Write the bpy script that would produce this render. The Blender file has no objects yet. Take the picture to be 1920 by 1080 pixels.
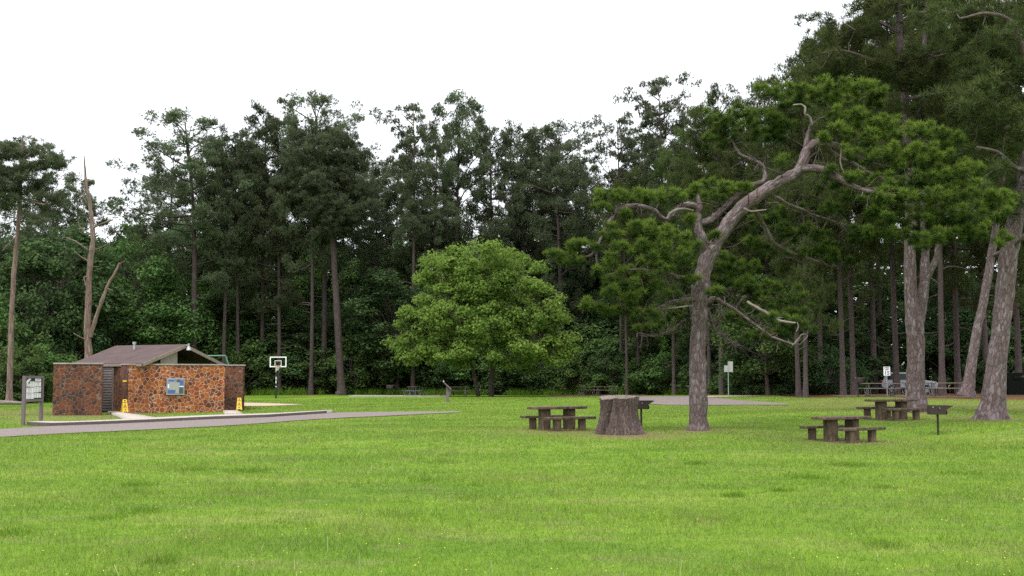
import bpy, bmesh, math, random
import numpy as np
from mathutils import Vector, Matrix
R = math.radians
S = bpy.context.scene
COL = S.collection
random.seed(7); RNG = np.random.default_rng(7)

# ------------------------------------------------------------------ camera
F = 2133.0; CZ = 2.0; HOR = 706.0
PITCH = math.atan((HOR-540)/F)
cam = bpy.data.objects.new('camera', bpy.data.cameras.new('camera')); COL.objects.link(cam)
cam.location = (0, 0, CZ); cam.rotation_euler = (R(90)+PITCH, 0, 0)
cam.data.sensor_width = 36; cam.data.lens = 36*F/1920
cam.data.clip_start = .1; cam.data.clip_end = 6000
S.camera = cam
# ------------------------------------------------------------------ light
SUN_EL, SUN_AZ = R(62), R(200)         # azimuth clockwise from +Y: high, behind the camera and a little to the left
w = bpy.data.worlds.new("World"); S.world = w; w.use_nodes = True
nt = w.node_tree; nt.nodes.clear()
out = nt.nodes.new('ShaderNodeOutputWorld'); bg = nt.nodes.new('ShaderNodeBackground')
sky = nt.nodes.new('ShaderNodeTexSky'); sky.sky_type = 'NISHITA'; sky.sun_disc = False
sky.sun_elevation = SUN_EL; sky.sun_rotation = SUN_AZ; sky.dust_density = 4; sky.air_density = 1.0
tc = nt.nodes.new('ShaderNodeTexCoord'); sp = nt.nodes.new('ShaderNodeSeparateXYZ')
ramp = nt.nodes.new('ShaderNodeValToRGB')        # cloud cover: brighter overhead, faintly blue-white
ramp.color_ramp.elements[0].position = 0.0; ramp.color_ramp.elements[0].color = (.60, .615, .64, 1)
ramp.color_ramp.elements[1].position = 1.0; ramp.color_ramp.elements[1].color = (1, 1, 1, 1)
sc_ = nt.nodes.new('ShaderNodeVectorMath'); sc_.operation = 'SCALE'; sc_.inputs['Scale'].default_value = 10.0
mx = nt.nodes.new('ShaderNodeMixRGB'); mx.inputs[0].default_value = .85
nt.links.new(tc.outputs['Generated'], sp.inputs[0]); nt.links.new(sp.outputs['Z'], ramp.inputs[0])
nt.links.new(ramp.outputs[0], sc_.inputs[0]); nt.links.new(sky.outputs[0], mx.inputs[1]); nt.links.new(sc_.outputs[0], mx.inputs[2])
nt.links.new(mx.outputs[0], bg.inputs[0]); bg.inputs[1].default_value = .13
nt.links.new(bg.outputs[0], out.inputs[0])
sl = bpy.data.lights.new('sun', 'SUN'); sl.energy = 1.3; sl.angle = R(14); sl.color = (1, .96, .9)
sun = bpy.data.objects.new('sun', sl); COL.objects.link(sun)
sd = Vector((math.sin(SUN_AZ)*math.cos(SUN_EL), math.cos(SUN_AZ)*math.cos(SUN_EL), math.sin(SUN_EL)))
sun.rotation_euler = sd.to_track_quat('Z', 'Y').to_euler(); sun.location = (0, 0, 60)
S.view_settings.view_transform = 'Standard'; S.view_settings.look = 'None'; S.view_settings.gamma = 1
S.view_settings.use_curve_mapping = False
S.view_settings.exposure = 1.0
S.render.engine = 'CYCLES'
cy = S.cycles; cy.max_bounces = 6; cy.diffuse_bounces = 3; cy.glossy_bounces = 2; cy.transmission_bounces = 4
cy.transparent_max_bounces = 6; cy.use_denoising = False; cy.sample_clamp_indirect = 4; cy.caustics_reflective = False; cy.caustics_refractive = False

# ------------------------------------------------------------------ pixel <-> world (pixels of the 1920x1080 photo; used to survey where things stand)
ct, st = math.cos(PITCH), math.sin(PITCH)
def at(px, py, D):
    a = (px-960)/F; b = (540-py)/F
    dy = ct-b*st; t = D/dy
    return Vector((a*t, D, CZ+(st+b*ct)*t))
CTL = [(1584,829,34.8),(1045,806,37.4),(1160,815,35.5),(1310,806,36.5),(1671,789,42),(1860,786,41),(1713,771,45),
       (1765,744,66),(518,747,105),(780,743,95),(1120,742,100),(300,776,57.6),(110,779,55.5),(62,798,47),(1367,745,76),
       (1500,745,73),(1000,741,112),(600,740,112),(1850,741,70),(30,758,86),(-300,750,95),(2300,741,75),(850,773,57),
       (1200,762,66),(1000,775,55),(500,762,70),(1660,741,74)]
CP = [(at(a,b,c).x, c, at(a,b,c).z) for a,b,c in CTL]
for q in range(-24, 25, 4):
    CP += [(q, 10, 0.0), (q, 20, 0.0)]
for q in range(-120, 121, 24):
    CP += [(q, 135, .35), (q, 180, .6), (q, -20, 0)]
CPN = np.array(CP)
def terr(x, y):
    x = np.asarray(x, float); y = np.asarray(y, float)
    num = np.zeros_like(x); den = np.zeros_like(x)
    for cx, cy_, cz in CPN:
        wgt = 1.0/((x-cx)**2+(y-cy_)**2+2.0+.0004*cy_*cy_)**1.8
        num += wgt*cz; den += wgt
    return num/den
def tz(x, y): return float(terr(x, y))
def gp(px, D):                       # ground point in the photo's column px, D metres out
    p = at(px, 742, D); return Vector((p.x, D, tz(p.x, D)))
def ray(px, py):                     # where the line through a pixel meets the ground
    Ds = np.linspace(6, 170, 6000); a = at(px, py, 1.0)
    zs = CZ+(a.z-CZ)*Ds; g = terr(a.x*Ds, Ds)
    i = int(np.argmax(zs <= g)); D = Ds[i] if zs[i] <= g[i] else 170.0
    return Vector((a.x*D, D, float(terr(a.x*D, D))))
def ppm(D): return F/D

# ------------------------------------------------------------------ objects, parts
def tag(o, label=None, cat=None, group=None, kind=None):
    if label: o['label'] = label
    if cat: o['category'] = cat
    if group: o['group'] = group
    if kind: o['kind'] = kind
    return o
def empty(name, loc, label, cat, group=None, rz=0.0):
    o = bpy.data.objects.new(name, None); COL.objects.link(o); o.location = loc; o.rotation_euler = (0, 0, rz)
    o.empty_display_size = .2
    return tag(o, label, cat, group)
def link(name, me, mat, parent=None):
    o = bpy.data.objects.new(name, me); COL.objects.link(o)
    if mat and not me.materials: me.materials.append(mat)
    if parent: o.parent = parent
    return o
def copy_tree(o, parent=None):
    c = o.copy(); COL.objects.link(c); c.parent = parent
    for ch in list(o.children): copy_tree(ch, c)
    return c
def np_mesh(name, V, Fc, tint=None, uv=None, smooth=False):
    """V (n,3); Fc (m,k) all faces of one size; tint per vertex; uv per loop"""
    me = bpy.data.meshes.new(name); V = np.asarray(V, np.float32); Fc = np.asarray(Fc, np.int32)
    n, m, k = len(V), len(Fc), Fc.shape[1]
    me.vertices.add(n); me.vertices.foreach_set('co', V.ravel())
    me.loops.add(m*k); me.loops.foreach_set('vertex_index', Fc.ravel())
    me.polygons.add(m); me.polygons.foreach_set('loop_start', np.arange(m, dtype=np.int32)*k)
    if smooth: me.polygons.foreach_set('use_smooth', np.ones(m, bool))
    if tint is not None:
        a = me.attributes.new('tint', 'FLOAT', 'POINT'); a.data.foreach_set('value', np.asarray(tint, np.float32))
    if uv is not None:
        l = me.uv_layers.new(name='uv'); l.data.foreach_set('uv', np.asarray(uv, np.float32).ravel())
    me.update(calc_edges=True); return me
class Tubes:
    def __init__(s): s.V = []; s.F = []; s.U = []; s.n = 0
    def add(s, pts, rad, sides=8, rough=0.0, cap=False, flare=None):
        P = np.array([tuple(p) for p in pts], float); r = np.array(rad, float); n = len(P)
        T = np.gradient(P, axis=0); T /= np.linalg.norm(T, axis=1)[:, None]+1e-9
        up = np.array([0, 1.0, 0]) if abs(T[0][1]) < .8 else np.array([1.0, 0, 0])
        A = np.empty_like(P); a = up-T[0]*(up@T[0]); a /= np.linalg.norm(a); A[0] = a
        for i in range(1, n):
            a = a-T[i]*(a@T[i]); a /= np.linalg.norm(a)+1e-9; A[i] = a
        B = np.cross(T, A)
        th = np.arange(sides+1)/sides*2*math.pi
        L = np.concatenate([[0], np.cumsum(np.linalg.norm(np.diff(P, axis=0), axis=1))])
        rr = np.repeat(r[:, None], sides, 1)
        if rough: rr = rr*(1+rough*RNG.normal(size=rr.shape))
        if flare is not None:
            rr = rr*(1+flare[0]*np.exp(-L/flare[1])[:, None]*(1+.45*np.sin(th[None, :-1]*5+flare[2])+.2*np.sin(th[None,:-1]*3+1)))
        ring = P[:, None, :]+rr[:, :, None]*(np.cos(th[:-1])[None, :, None]*A[:, None, :]+np.sin(th[:-1])[None, :, None]*B[:, None, :])
        V = ring.reshape(-1, 3); base = s.n
        i, j = np.meshgrid(np.arange(n-1), np.arange(sides), indexing='ij'); j2 = (j+1) % sides
        q = np.stack([i*sides+j, i*sides+j2, (i+1)*sides+j2, (i+1)*sides+j], -1).reshape(-1, 4)+base
        c = 2*math.pi*max(r.mean(), .01)
        u0 = j/sides*c; u1 = (j+1)/sides*c; v0 = L[i]; v1 = L[i+1]
        off = RNG.random()*20
        U = np.stack([np.stack([u0+off, v0], -1), np.stack([u1+off, v0], -1), np.stack([u1+off, v1], -1), np.stack([u0+off, v1], -1)], 2).reshape(-1, 4, 2)
        s.V.append(V); s.F.append(q); s.U.append(U); s.n += len(V)
    def mesh(s, name): return np_mesh(name, np.concatenate(s.V), np.concatenate(s.F), uv=np.concatenate(s.U), smooth=True)
def smooth_path(pts, rad, sub=4):
    P = [np.array(tuple(p), float) for p in pts]; P = [2*P[0]-P[1]]+P+[2*P[-1]-P[-2]]; r = [rad[0]]+list(rad)+[rad[-1]]
    o = []; q = []
    for i in range(1, len(P)-2):
        for k in range(sub):
            t = k/sub; a, b, c, d = P[i-1:i+3]
            o.append(.5*((2*b)+(-a+c)*t+(2*a-5*b+4*c-d)*t*t+(-a+3*b-3*c+d)*t**3)); q.append(r[i]*(1-t)+r[i+1]*t)
    o.append(P[-2]); q.append(r[-2]); return np.array(o), np.array(q)

# ------------------------------------------------------------------ materials
def newmat(name):
    m = bpy.data.materials.new(name); m.use_nodes = True; n = m.node_tree
    return m, n, n.nodes['Principled BSDF']
def N(n, t, **k):
    x = n.nodes.new(t)
    for a, v in k.items():
        if a in x.inputs.keys(): x.inputs[a].default_value = v
        else: setattr(x, a, v)
    return x
def ramp_(n, fac, stops):
    r = n.nodes.new('ShaderNodeValToRGB'); e = r.color_ramp.elements
    e[0].position, e[0].color = stops[0][0], (*stops[0][1], 1); e[1].position, e[1].color = stops[-1][0], (*stops[-1][1], 1)
    for p, c in stops[1:-1]:
        q = e.new(p); q.color = (*c, 1)
    n.links.new(fac, r.inputs[0]); return r.outputs[0]
def mixc(n, fac, a, b, bt='MIX'):
    x = n.nodes.new('ShaderNodeMixRGB'); x.blend_type = bt
    for i, v in ((0, fac), (1, a), (2, b)):
        if hasattr(v, 'is_linked') or isinstance(v, bpy.types.NodeSocket): n.links.new(v, x.inputs[i])
        else: x.inputs[i].default_value = v if i == 0 else (*v, 1)
    return x.outputs[0]
def bump(n, h, bs, strength=.5, dist=.02):
    b = N(n, 'ShaderNodeBump'); b.inputs['Strength'].default_value = strength; b.inputs['Distance'].default_value = dist
    n.links.new(h, b.inputs['Height']); n.links.new(b.outputs[0], bs.inputs['Normal'])
def plain(name, c, rough=.6, metal=0, var=.25, scale=8, bmp=0, c2=None):
    m, n, bs = newmat(name)
    t = N(n, 'ShaderNodeTexCoord'); no = N(n, 'ShaderNodeTexNoise', Scale=scale, Detail=6, Roughness=.65); n.links.new(t.outputs['Object'], no.inputs['Vector'])
    c2 = c2 or tuple(x*(1-var*1.6) for x in c)
    n.links.new(ramp_(n, no.outputs[0], [(.3, c2), (.65, c)]), bs.inputs['Base Color'])
    bs.inputs['Roughness'].default_value = rough; bs.inputs['Metallic'].default_value = metal
    if bmp: bump(n, no.outputs[0], bs, bmp, .01)
    return m
def bark(name, cols, sx=14, sy=4.0, bmp=.9, dist=.03):
    m, n, bs = newmat(name)
    uv = N(n, 'ShaderNodeUVMap'); mp = N(n, 'ShaderNodeMapping'); mp.inputs['Scale'].default_value = (sx, sy, 1)
    n.links.new(uv.outputs[0], mp.inputs[0])
    nz = N(n, 'ShaderNodeTexNoise', Scale=1.1, Detail=6, Roughness=.7); n.links.new(mp.outputs[0], nz.inputs['Vector'])
    ad = N(n, 'ShaderNodeVectorMath', operation='ADD'); scl = N(n, 'ShaderNodeVectorMath', operation='SCALE'); scl.inputs['Scale'].default_value = 1.5
    n.links.new(nz.outputs['Color'], scl.inputs[0]); n.links.new(mp.outputs[0], ad.inputs[0]); n.links.new(scl.outputs[0], ad.inputs[1])
    vo = N(n, 'ShaderNodeTexVoronoi', feature='DISTANCE_TO_EDGE', Scale=1.0); n.links.new(ad.outputs[0], vo.inputs['Vector'])
    vc = N(n, 'ShaderNodeTexVoronoi', Scale=1.0); n.links.new(ad.outputs[0], vc.inputs['Vector'])
    big = N(n, 'ShaderNodeTexNoise', Scale=.25, Detail=5, Roughness=.7); n.links.new(mp.outputs[0], big.inputs['Vector'])
    col = ramp_(n, vc.outputs['Color'], [(.1, cols[0]), (.5, cols[1]), (.9, cols[2])])
    col = mixc(n, big.outputs[0], col, cols[3])
    fur = ramp_(n, vo.outputs['Distance'], [(0, (.30, .27, .26)), (.16, (1, 1, 1))])
    col = mixc(n, .8, col, fur, 'MULTIPLY')
    n.links.new(col, bs.inputs['Base Color']); bs.inputs['Roughness'].default_value = .95
    h = N(n, 'ShaderNodeMath', operation='MINIMUM'); n.links.new(vo.outputs['Distance'], h.inputs[0]); h.inputs[1].default_value = .25
    h2 = N(n, 'ShaderNodeMath', operation='MULTIPLY_ADD'); n.links.new(nz.outputs[0], h2.inputs[0]); h2.inputs[1].default_value = .15; n.links.new(h.outputs[0], h2.inputs[2])
    bump(n, h2.outputs[0], bs, bmp, dist)
    return m
def leaf(name, dark, light, transl=.3, rnd=.25, rough=.6):
    """foliage: tint is own hue plus painted top light on pines; slight hue per tree"""
    m = bpy.data.materials.new(name); m.use_nodes = True; n = m.node_tree; n.nodes.clear()
    o = N(n, 'ShaderNodeOutputMaterial'); di = N(n, 'ShaderNodeBsdfDiffuse'); tr = N(n, 'ShaderNodeBsdfTranslucent'); mix = N(n, 'ShaderNodeMixShader')
    at_ = N(n, 'ShaderNodeAttribute', attribute_name='tint'); oi = N(n, 'ShaderNodeObjectInfo')
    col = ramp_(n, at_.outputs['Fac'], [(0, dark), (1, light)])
    hs = N(n, 'ShaderNodeHueSaturation'); mr = N(n, 'ShaderNodeMapRange'); mr.inputs['To Min'].default_value = 1-rnd; mr.inputs['To Max'].default_value = 1+rnd
    n.links.new(oi.outputs['Random'], mr.inputs['Value']); n.links.new(mr.outputs[0], hs.inputs['Value']); n.links.new(col, hs.inputs['Color'])
    mr2 = N(n, 'ShaderNodeMapRange'); mr2.inputs['To Min'].default_value = .485; mr2.inputs['To Max'].default_value = .515
    n.links.new(oi.outputs['Random'], mr2.inputs['Value']); n.links.new(mr2.outputs[0], hs.inputs['Hue'])
    n.links.new(hs.outputs[0], di.inputs[0]); n.links.new(hs.outputs[0], tr.inputs[0]); mix.inputs[0].default_value = transl
    n.links.new(di.outputs[0], mix.inputs[1]); n.links.new(tr.outputs[0], mix.inputs[2]); n.links.new(mix.outputs[0], o.inputs[0])
    return m
M = {}
M['bark'] = bark('pine_bark', [(.055,.044,.046),(.088,.07,.072),(.125,.108,.115),(.08,.05,.045)], 20, 6)
M['bark_red'] = bark('pine_bark_red', [(.066,.051,.056),(.130,.108,.118),(.270,.252,.275),(.130,.080,.074)], 13, 3.6, 1.0, .04)
M['bark_far'] = bark('far_pine_bark', [(.05,.038,.038),(.07,.054,.056),(.09,.078,.082),(.065,.042,.036)], 8, 3)
M['bark_pale'] = bark('weathered_bare_wood', [(.13,.10,.09),(.22,.175,.16),(.33,.29,.28),(.16,.085,.06)], 12, 1.2, .5)
M['bark_dark'] = bark('dark_bark', [(.05,.042,.036),(.08,.065,.055),(.10,.09,.08),(.07,.05,.04)], 10, 4)
M['dead'] = bark('bleached_dead_wood', [(.18,.15,.14),(.26,.23,.22),(.36,.33,.32),(.18,.14,.12)], 20, 1.5, .4)
M['needle'] = leaf('far_pine_needles', (.062,.080,.048), (.146,.178,.096), .32)  # colour lightened and greyed to stand in for distance haze
M['needle_r'] = leaf('olive_pine_needles', (.046,.066,.026), (.115,.150,.050), .3)
M['needle_main'] = leaf('fresh_pine_needles', (.022,.044,.014), (.170,.232,.042), .28, .0)
M['leaf_lime'] = leaf('bright_green_leaves', (.082,.155,.032), (.190,.295,.066), .38, .0)
M['leaf_dark'] = leaf('dark_broad_leaves', (.040,.072,.032), (.100,.158,.060), .35)
M['leaf_bush'] = leaf('shrub_leaves', (.048,.090,.030), (.125,.200,.062), .35, .3)
M['ivy'] = leaf('ivy_leaves', (.04,.09,.02), (.09,.19,.03), .3)

# ------------------------------------------------------------------ foliage geometry
def unit(v): return v/(np.linalg.norm(v, axis=-1, keepdims=True)+1e-9)
def needle_tris(C, Dr, n, L, wd, spread, tint, tipg=1.0):
    """C (m,3) tuft centres, Dr (m,3) tuft directions -> thin triangles fanned round each direction"""
    m = len(C); d = unit(np.repeat(Dr, n, 0)+RNG.normal(size=(m*n, 3))*spread)
    c = np.repeat(C, n, 0); l = L*RNG.uniform(.65, 1.15, m*n)[:, None]
    side = unit(np.cross(d, RNG.normal(size=(m*n, 3))))*wd*RNG.uniform(.7, 1.3, (m*n, 1))
    V = np.stack([c-side*.5, c+side*.5, c+d*l], 1).reshape(-1, 3)
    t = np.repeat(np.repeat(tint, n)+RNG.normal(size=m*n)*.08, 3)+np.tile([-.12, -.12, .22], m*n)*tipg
    return V, t
def tri_mesh(name, V, t): return np_mesh(name, V, np.arange(len(V)).reshape(-1, 3), tint=np.clip(t, 0, 1))
def leaf_quads(C, Nn, size, tint, droop=.0):
    m = len(C); nrm = unit(Nn); a = unit(np.cross(nrm, RNG.normal(size=(m, 3)))); b = np.cross(nrm, a)
    s = size*RNG.uniform(.6, 1.3, (m, 1)); a = a*s; b = b*s*.55
    V = np.stack([C-a, C+b-nrm*s*.1, C+a, C-b-nrm*s*.1], 1).reshape(-1, 3)
    return V, np.repeat(tint, 4)
def quad_mesh(name, V, t): return np_mesh(name, V, np.arange(len(V)).reshape(-1, 4), tint=np.clip(t, 0, 1))

def make_pine(seed, H=28., cb=.5, CR=4.5, nl=30, clus=5, tuft=26, L=.42, wd=.055, nn=9, droop=.0, flat=.42, bend=.6, r0=.30, prof=None, dead=4):
    global RNG
    RNG = np.random.default_rng(seed); rs = random.Random(seed)
    T = Tubes(); nz = 15
    bx, by = RNG.normal(size=2)*bend; ph = RNG.random()*6
    def tr(t): return np.array([bx*t*t+.25*math.sin(t*5+ph)*t, by*t*t+.25*math.cos(t*4+ph)*t, H*t])
    ts = np.linspace(0, .97, nz); rad = r0*(1-ts)**.75*.95+.03
    T.add([tr(t) for t in ts], rad, 9, .03, flare=(.35, .7, ph))
    C = []; Dd = []; TT = []
    sk = RNG.random(3)*6.28
    for k in range(nl+dead):
        az = k*2.4+rs.uniform(-.6, .6)
        if k >= nl:
            t = cb*rs.uniform(.5, 1.0); ln = rs.uniform(1., 3.2); p0 = tr(t); tipz = p0[2]+rs.uniform(-.3, .5)
        else:
            if rs.random() < .13: continue
            u = ((k+.5)/nl)**.85; env = (.60+.40*(u/.5)**.8) if u < .5 else math.sqrt(max(.16, 1-((u-.5)/.53)**2.8))
            ln = max(.5, CR*1.15*env*rs.uniform(.62, 1.08)*(1+.22*math.sin(az+sk[0])+.14*math.sin(2*az+u*7+sk[1]))); tipz = H*(cb+(1-cb)*u)
            t = max(cb*.93, (tipz-(.08+.62*u)*ln*rs.uniform(.6, 1.2))/H); t = min(t, .96); p0 = tr(t)
        c0 = tr(min(.97, tipz/H)); dr = np.array([math.cos(az), math.sin(az), 0]); wob = RNG.normal(size=3)*.10*ln
        tip = np.array([c0[0]+dr[0]*ln, c0[1]+dr[1]*ln, tipz])
        pts = [p0+(tip-p0)*np.array([s, s, s**1.35])+np.array([0, 0, -droop*ln*s*s])+wob*math.sin(s*3.1) for s in np.linspace(0, 1, 6)]
        rb = min(.11, .03+.016*ln)*(r0/.3)
        T.add(pts, np.linspace(rb, .018, 6), 4)
        if k >= nl: continue
        P = np.array(pts); nc = max(2, int(clus*(.5+.6*ln/CR)))
        for c in range(nc):
            s = 1-.68*(c/nc)*rs.uniform(.8, 1.1)
            i = min(4, int(s*5)); f = s*5-i; b = P[i]*(1-f)+P[i+1]*f
            off = RNG.normal(size=3)*np.array([.2, .2, .12])*ln; off[2] = off[2]+.15
            if c == 0: off *= .3
            cc = b+off; cr = rs.uniform(.55, 1.15)*(.54+.082*CR)
            if c: T.add([b, (b+cc)/2+RNG.normal(size=3)*.06, cc], [.028, .022, .014], 3)
            nt_ = int(tuft*rs.uniform(.7, 1.3)); q = RNG.normal(size=(nt_, 3)); q = unit(q)*RNG.random((nt_, 1))**.45
            q = q*np.array([cr, cr, cr*flat]); C.append(cc+q)
            Dd.append(unit(q*np.array([1, 1, 1])+np.array([0, 0, .35])+dr*.15)); TT.append(np.full(nt_, rs.uniform(.15, .75))+q[:, 2]/cr*.25+RNG.normal(size=nt_)*.12)  # clump tops tinted lighter, undersides darker, as painted top light
    C = np.concatenate(C); Dd = np.concatenate(Dd); TT = np.concatenate(TT)
    V, t = needle_tris(C, Dd, nn, L, wd, .75, TT)
    return T.mesh('trunk'), tri_mesh('crown', V, t), H, CR
def make_leafy(seed, H=12., CR=5., zc=.55, zr=.48, nb=70, per=170, size=.13, br=1.25, flat=.5, r0=.22, stems=1, tn=.45, low=-.85):
    global RNG
    RNG = np.random.default_rng(seed); rs = random.Random(seed); T = Tubes()
    C = []; NN = []; TT = []
    roots = [np.array([rs.uniform(-.35, .35)*(stems > 1), rs.uniform(-.3, .3)*(stems > 1), 0]) for _ in range(stems)]
    tops = []
    for r_ in roots:
        e = np.array([rs.uniform(-.12, .12)*CR*(1+stems), rs.uniform(-.12, .12)*CR, H*.72])
        m_ = r_*.6+e*.4+RNG.normal(size=3)*.15
        pts, rr = smooth_path([r_, m_, e], [r0, r0*.7, r0*.25], 5); T.add(pts, rr, 8, .03, flare=(.4, .4, 1)); tops.append(pts)
    for k in range(nb):
        while True:
            q = RNG.normal(size=3); q = q/np.linalg.norm(q)
            if q[2] > low: break
        rr = rs.uniform(.55, 1.0)**.5; lump = 1+.12*math.sin(q[0]*5+seed)+.12*math.sin(q[1]*6+q[2]*5)
        c = np.array([q[0]*CR*rr*lump, q[1]*CR*rr*lump, H*zc+q[2]*H*zr*rr*(1+.05*math.sin(q[0]*7))])
        tp = tops[k % stems]; s0 = tp[min(len(tp)-1, int(len(tp)*rs.uniform(.3, .95)))]
        if s0[2] > c[2]: s0 = tp[min(len(tp)-1, int(len(tp)*.3))]
        mid = s0*.45+c*.55+np.array([0, 0, .12*np.linalg.norm(c-s0)*.5]); pts, r2 = smooth_path([s0, mid, c], [.06*r0/.2, .035, .012], 3); T.add(pts, r2, 4)
        n_ = int(per*rs.uniform(.7, 1.3)); b = br*rs.uniform(.7, 1.25)
        v = unit(RNG.normal(size=(n_, 3)))*RNG.random((n_, 1))**.4*np.array([b, b, b*flat])
        v[:, 2] -= .18*(v[:, 0]**2+v[:, 1]**2)/b
        C.append(c+v); NN.append(unit(v)*.5+np.array([0, 0, .9])+RNG.normal(size=(n_, 3))*.45)
        TT.append(np.full(n_, rs.gauss(tn, .16))+RNG.normal(size=n_)*.16)
    V, t = leaf_quads(np.concatenate(C), np.concatenate(NN), size, np.concatenate(TT))
    return T.mesh('trunk'), quad_mesh('crown', V, t), H, CR

# ------------------------------------------------------------------ setting: ground
def smst(x, a, b): t = np.clip((x-a)/(b-a), 0, 1); return t*t*(3-2*t)
EDGE_PX = [-400, 0, 90, 200, 470, 870, 1050, 1180, 1300, 1400, 1480, 1560, 1700, 1850, 1920, 2400]
EDGE_D = [88, 86, 92, 108, 111, 111, 109, 106, 97, 86, 73, 71, 62, 61, 60, 55]
def edge(x, y):
    px = 960+F*x/np.maximum(y, 3.); return np.interp(px, EDGE_PX, EDGE_D)
SPOTS = [(gp(1310,36.3),.9,.9),(gp(1862,41),1.3,.95),(gp(1713,44.8),1.1,.9),(gp(1165,35.0),1.5,.75),(gp(1195,34.4),1.2,1.),(gp(1045,37.2),1.7,.65),
         (gp(1584,34.8),1.6,.7),(gp(1671,42),1.6,.4),(gp(145,54.2),3.5,.6),(gp(30,60),4.5,.55),(gp(60,52),2.2,.5),(gp(1750,52),6,.45),(gp(1600,58),6,.45),(gp(1880,53),6,.5),(gp(1450,36),1.8,.35),(gp(1400,38),2.0,.3),(gp(1560,30),1.2,.2)]
def fbm(x, y, sc, seed):
    r = np.random.default_rng(seed); v = np.zeros_like(x); a = 1.0; tot = 0
    for o in range(4):
        for k in range(3):
            th = r.random()*6.28; ph = r.random()*6.28; f = 2**o*sc*r.uniform(.7, 1.4)
            v += a*np.sin((x*math.cos(th)+y*math.sin(th))*f+ph+1.3*np.sin((x*math.sin(th)-y*math.cos(th))*f*.7+ph*2)); tot += a
        a *= .6
    return v/tot*1.8
def zones(x, y):
    e = edge(x, y); n1 = fbm(x, y, .5, 3); litter = smst(y-e+n1*2.0, -1.5, 1.5)*(y > 30)
    dry = np.zeros_like(x)
    for p, r, a in SPOTS: dry = np.maximum(dry, a*np.exp(-((x-p.x)**2+((y-p.y)*.8)**2)/(r*r)))
    return litter, np.clip(dry+.15*n1*(dry > .08), 0, 1)
xs = np.concatenate([[-3000,-1200,-500,-250,-150,-110], np.arange(-80, 80.1, .8), [110,150,250,500,1200,3000]])
ys = np.concatenate([[-3000,-1000,-300,-100,-50,-25,-10,0,5], np.arange(8, 135, .8), [140,150,165,190,230,300,500,1000,3000]])
X, Y = np.meshgrid(xs, ys); Z = terr(X, Y); lit, dry = zones(X, Y)
nx, ny = len(xs), len(ys); i, j = np.meshgrid(np.arange(ny-1), np.arange(nx-1), indexing='ij')
Fq = np.stack([i*nx+j, i*nx+j+1, (i+1)*nx+j+1, (i+1)*nx+j], -1).reshape(-1, 4)
gme = np_mesh('ground', np.stack([X, Y, Z], -1).reshape(-1, 3), Fq, smooth=True)
ca = gme.attributes.new('zone', 'FLOAT_COLOR', 'POINT')
ca.data.foreach_set('color', np.stack([lit.ravel(), dry.ravel(), np.zeros(nx*ny), np.ones(nx*ny)], -1).astype(np.float32).ravel())
GRASS = dict(a=(.088,.185,.014), b=(.140,.245,.020), c=(.210,.262,.062), dry=(.17,.125,.07), litter=(.11,.055,.028))
def grass_colour(n, zonesock=None):
    """patchy lawn colour laid out over the ground in metres (shared by soil sheet and blades)"""
    g = N(n, 'ShaderNodeNewGeometry'); mp = N(n, 'ShaderNodeMapping'); mp.inputs['Scale'].default_value = (.16, .42, 0)
    n.links.new(g.outputs['Position'], mp.inputs[0])
    n1 = N(n, 'ShaderNodeTexNoise', Scale=1.0, Detail=6, Roughness=.62); n.links.new(mp.outputs[0], n1.inputs['Vector'])
    n2 = N(n, 'ShaderNodeTexNoise', Scale=2.6, Detail=5, Roughness=.7); n.links.new(mp.outputs[0], n2.inputs['Vector'])
    c = ramp_(n, n1.outputs[0], [(.34, GRASS['a']), (.56, GRASS['b']), (.72, GRASS['c'])])
    f = ramp_(n, n2.outputs[0], [(.53, (0, 0, 0)), (.72, (.55, .55, .55))])
    c = mixc(n, f, c, (.235, .215, .105))
    n3 = N(n, 'ShaderNodeTexNoise', Scale=2.2, Detail=5, Roughness=.75); n.links.new(g.outputs['Position'], n3.inputs['Vector'])
    c = mixc(n, .85, c, ramp_(n, n3.outputs[0], [(.30, (.62, .74, .60)), (.5, (1, 1, 1)), (.72, (1.28, 1.14, 1.30))]), 'MULTIPLY')
    n4 = N(n, 'ShaderNodeTexNoise', Scale=.9, Detail=6, Roughness=.7); n.links.new(g.outputs['Position'], n4.inputs['Vector'])
    return mixc(n, ramp_(n, n4.outputs[0], [(.57, (0, 0, 0)), (.72, (.6, .6, .6))]), c, (.21, .17, .095)), n2
m, n, bs = newmat('lawn_ground'); gc, _ = grass_colour(n)
za = N(n, 'ShaderNodeAttribute', attribute_name='zone'); sx = N(n, 'ShaderNodeSeparateColor'); n.links.new(za.outputs['Color'], sx.inputs[0])
g = N(n, 'ShaderNodeNewGeometry'); fine = N(n, 'ShaderNodeTexNoise', Scale=9.0, Detail=8, Roughness=.75); n.links.new(g.outputs['Position'], fine.inputs['Vector'])
c = mixc(n, sx.outputs[1], gc, GRASS['dry'])
lc = ramp_(n, fine.outputs[0], [(.3, (.07,.04,.025)), (.5, GRASS['litter']), (.7, (.22,.13,.07))])
c = mixc(n, sx.outputs[0], c, lc); fr = ramp_(n, fine.outputs[0], [(.25, (.6,.62,.55)), (.7, (1.1,1.1,1.1))])
c = mixc(n, .8, c, fr, 'MULTIPLY'); n.links.new(c, bs.inputs['Base Color']); bs.inputs['Roughness'].default_value = 1; bs.inputs['Specular IOR Level'].default_value = .1
bump(n, fine.outputs[0], bs, .6, .05); M['ground'] = m
tag(link('ground', gme, M['ground']), kind='structure')

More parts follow.
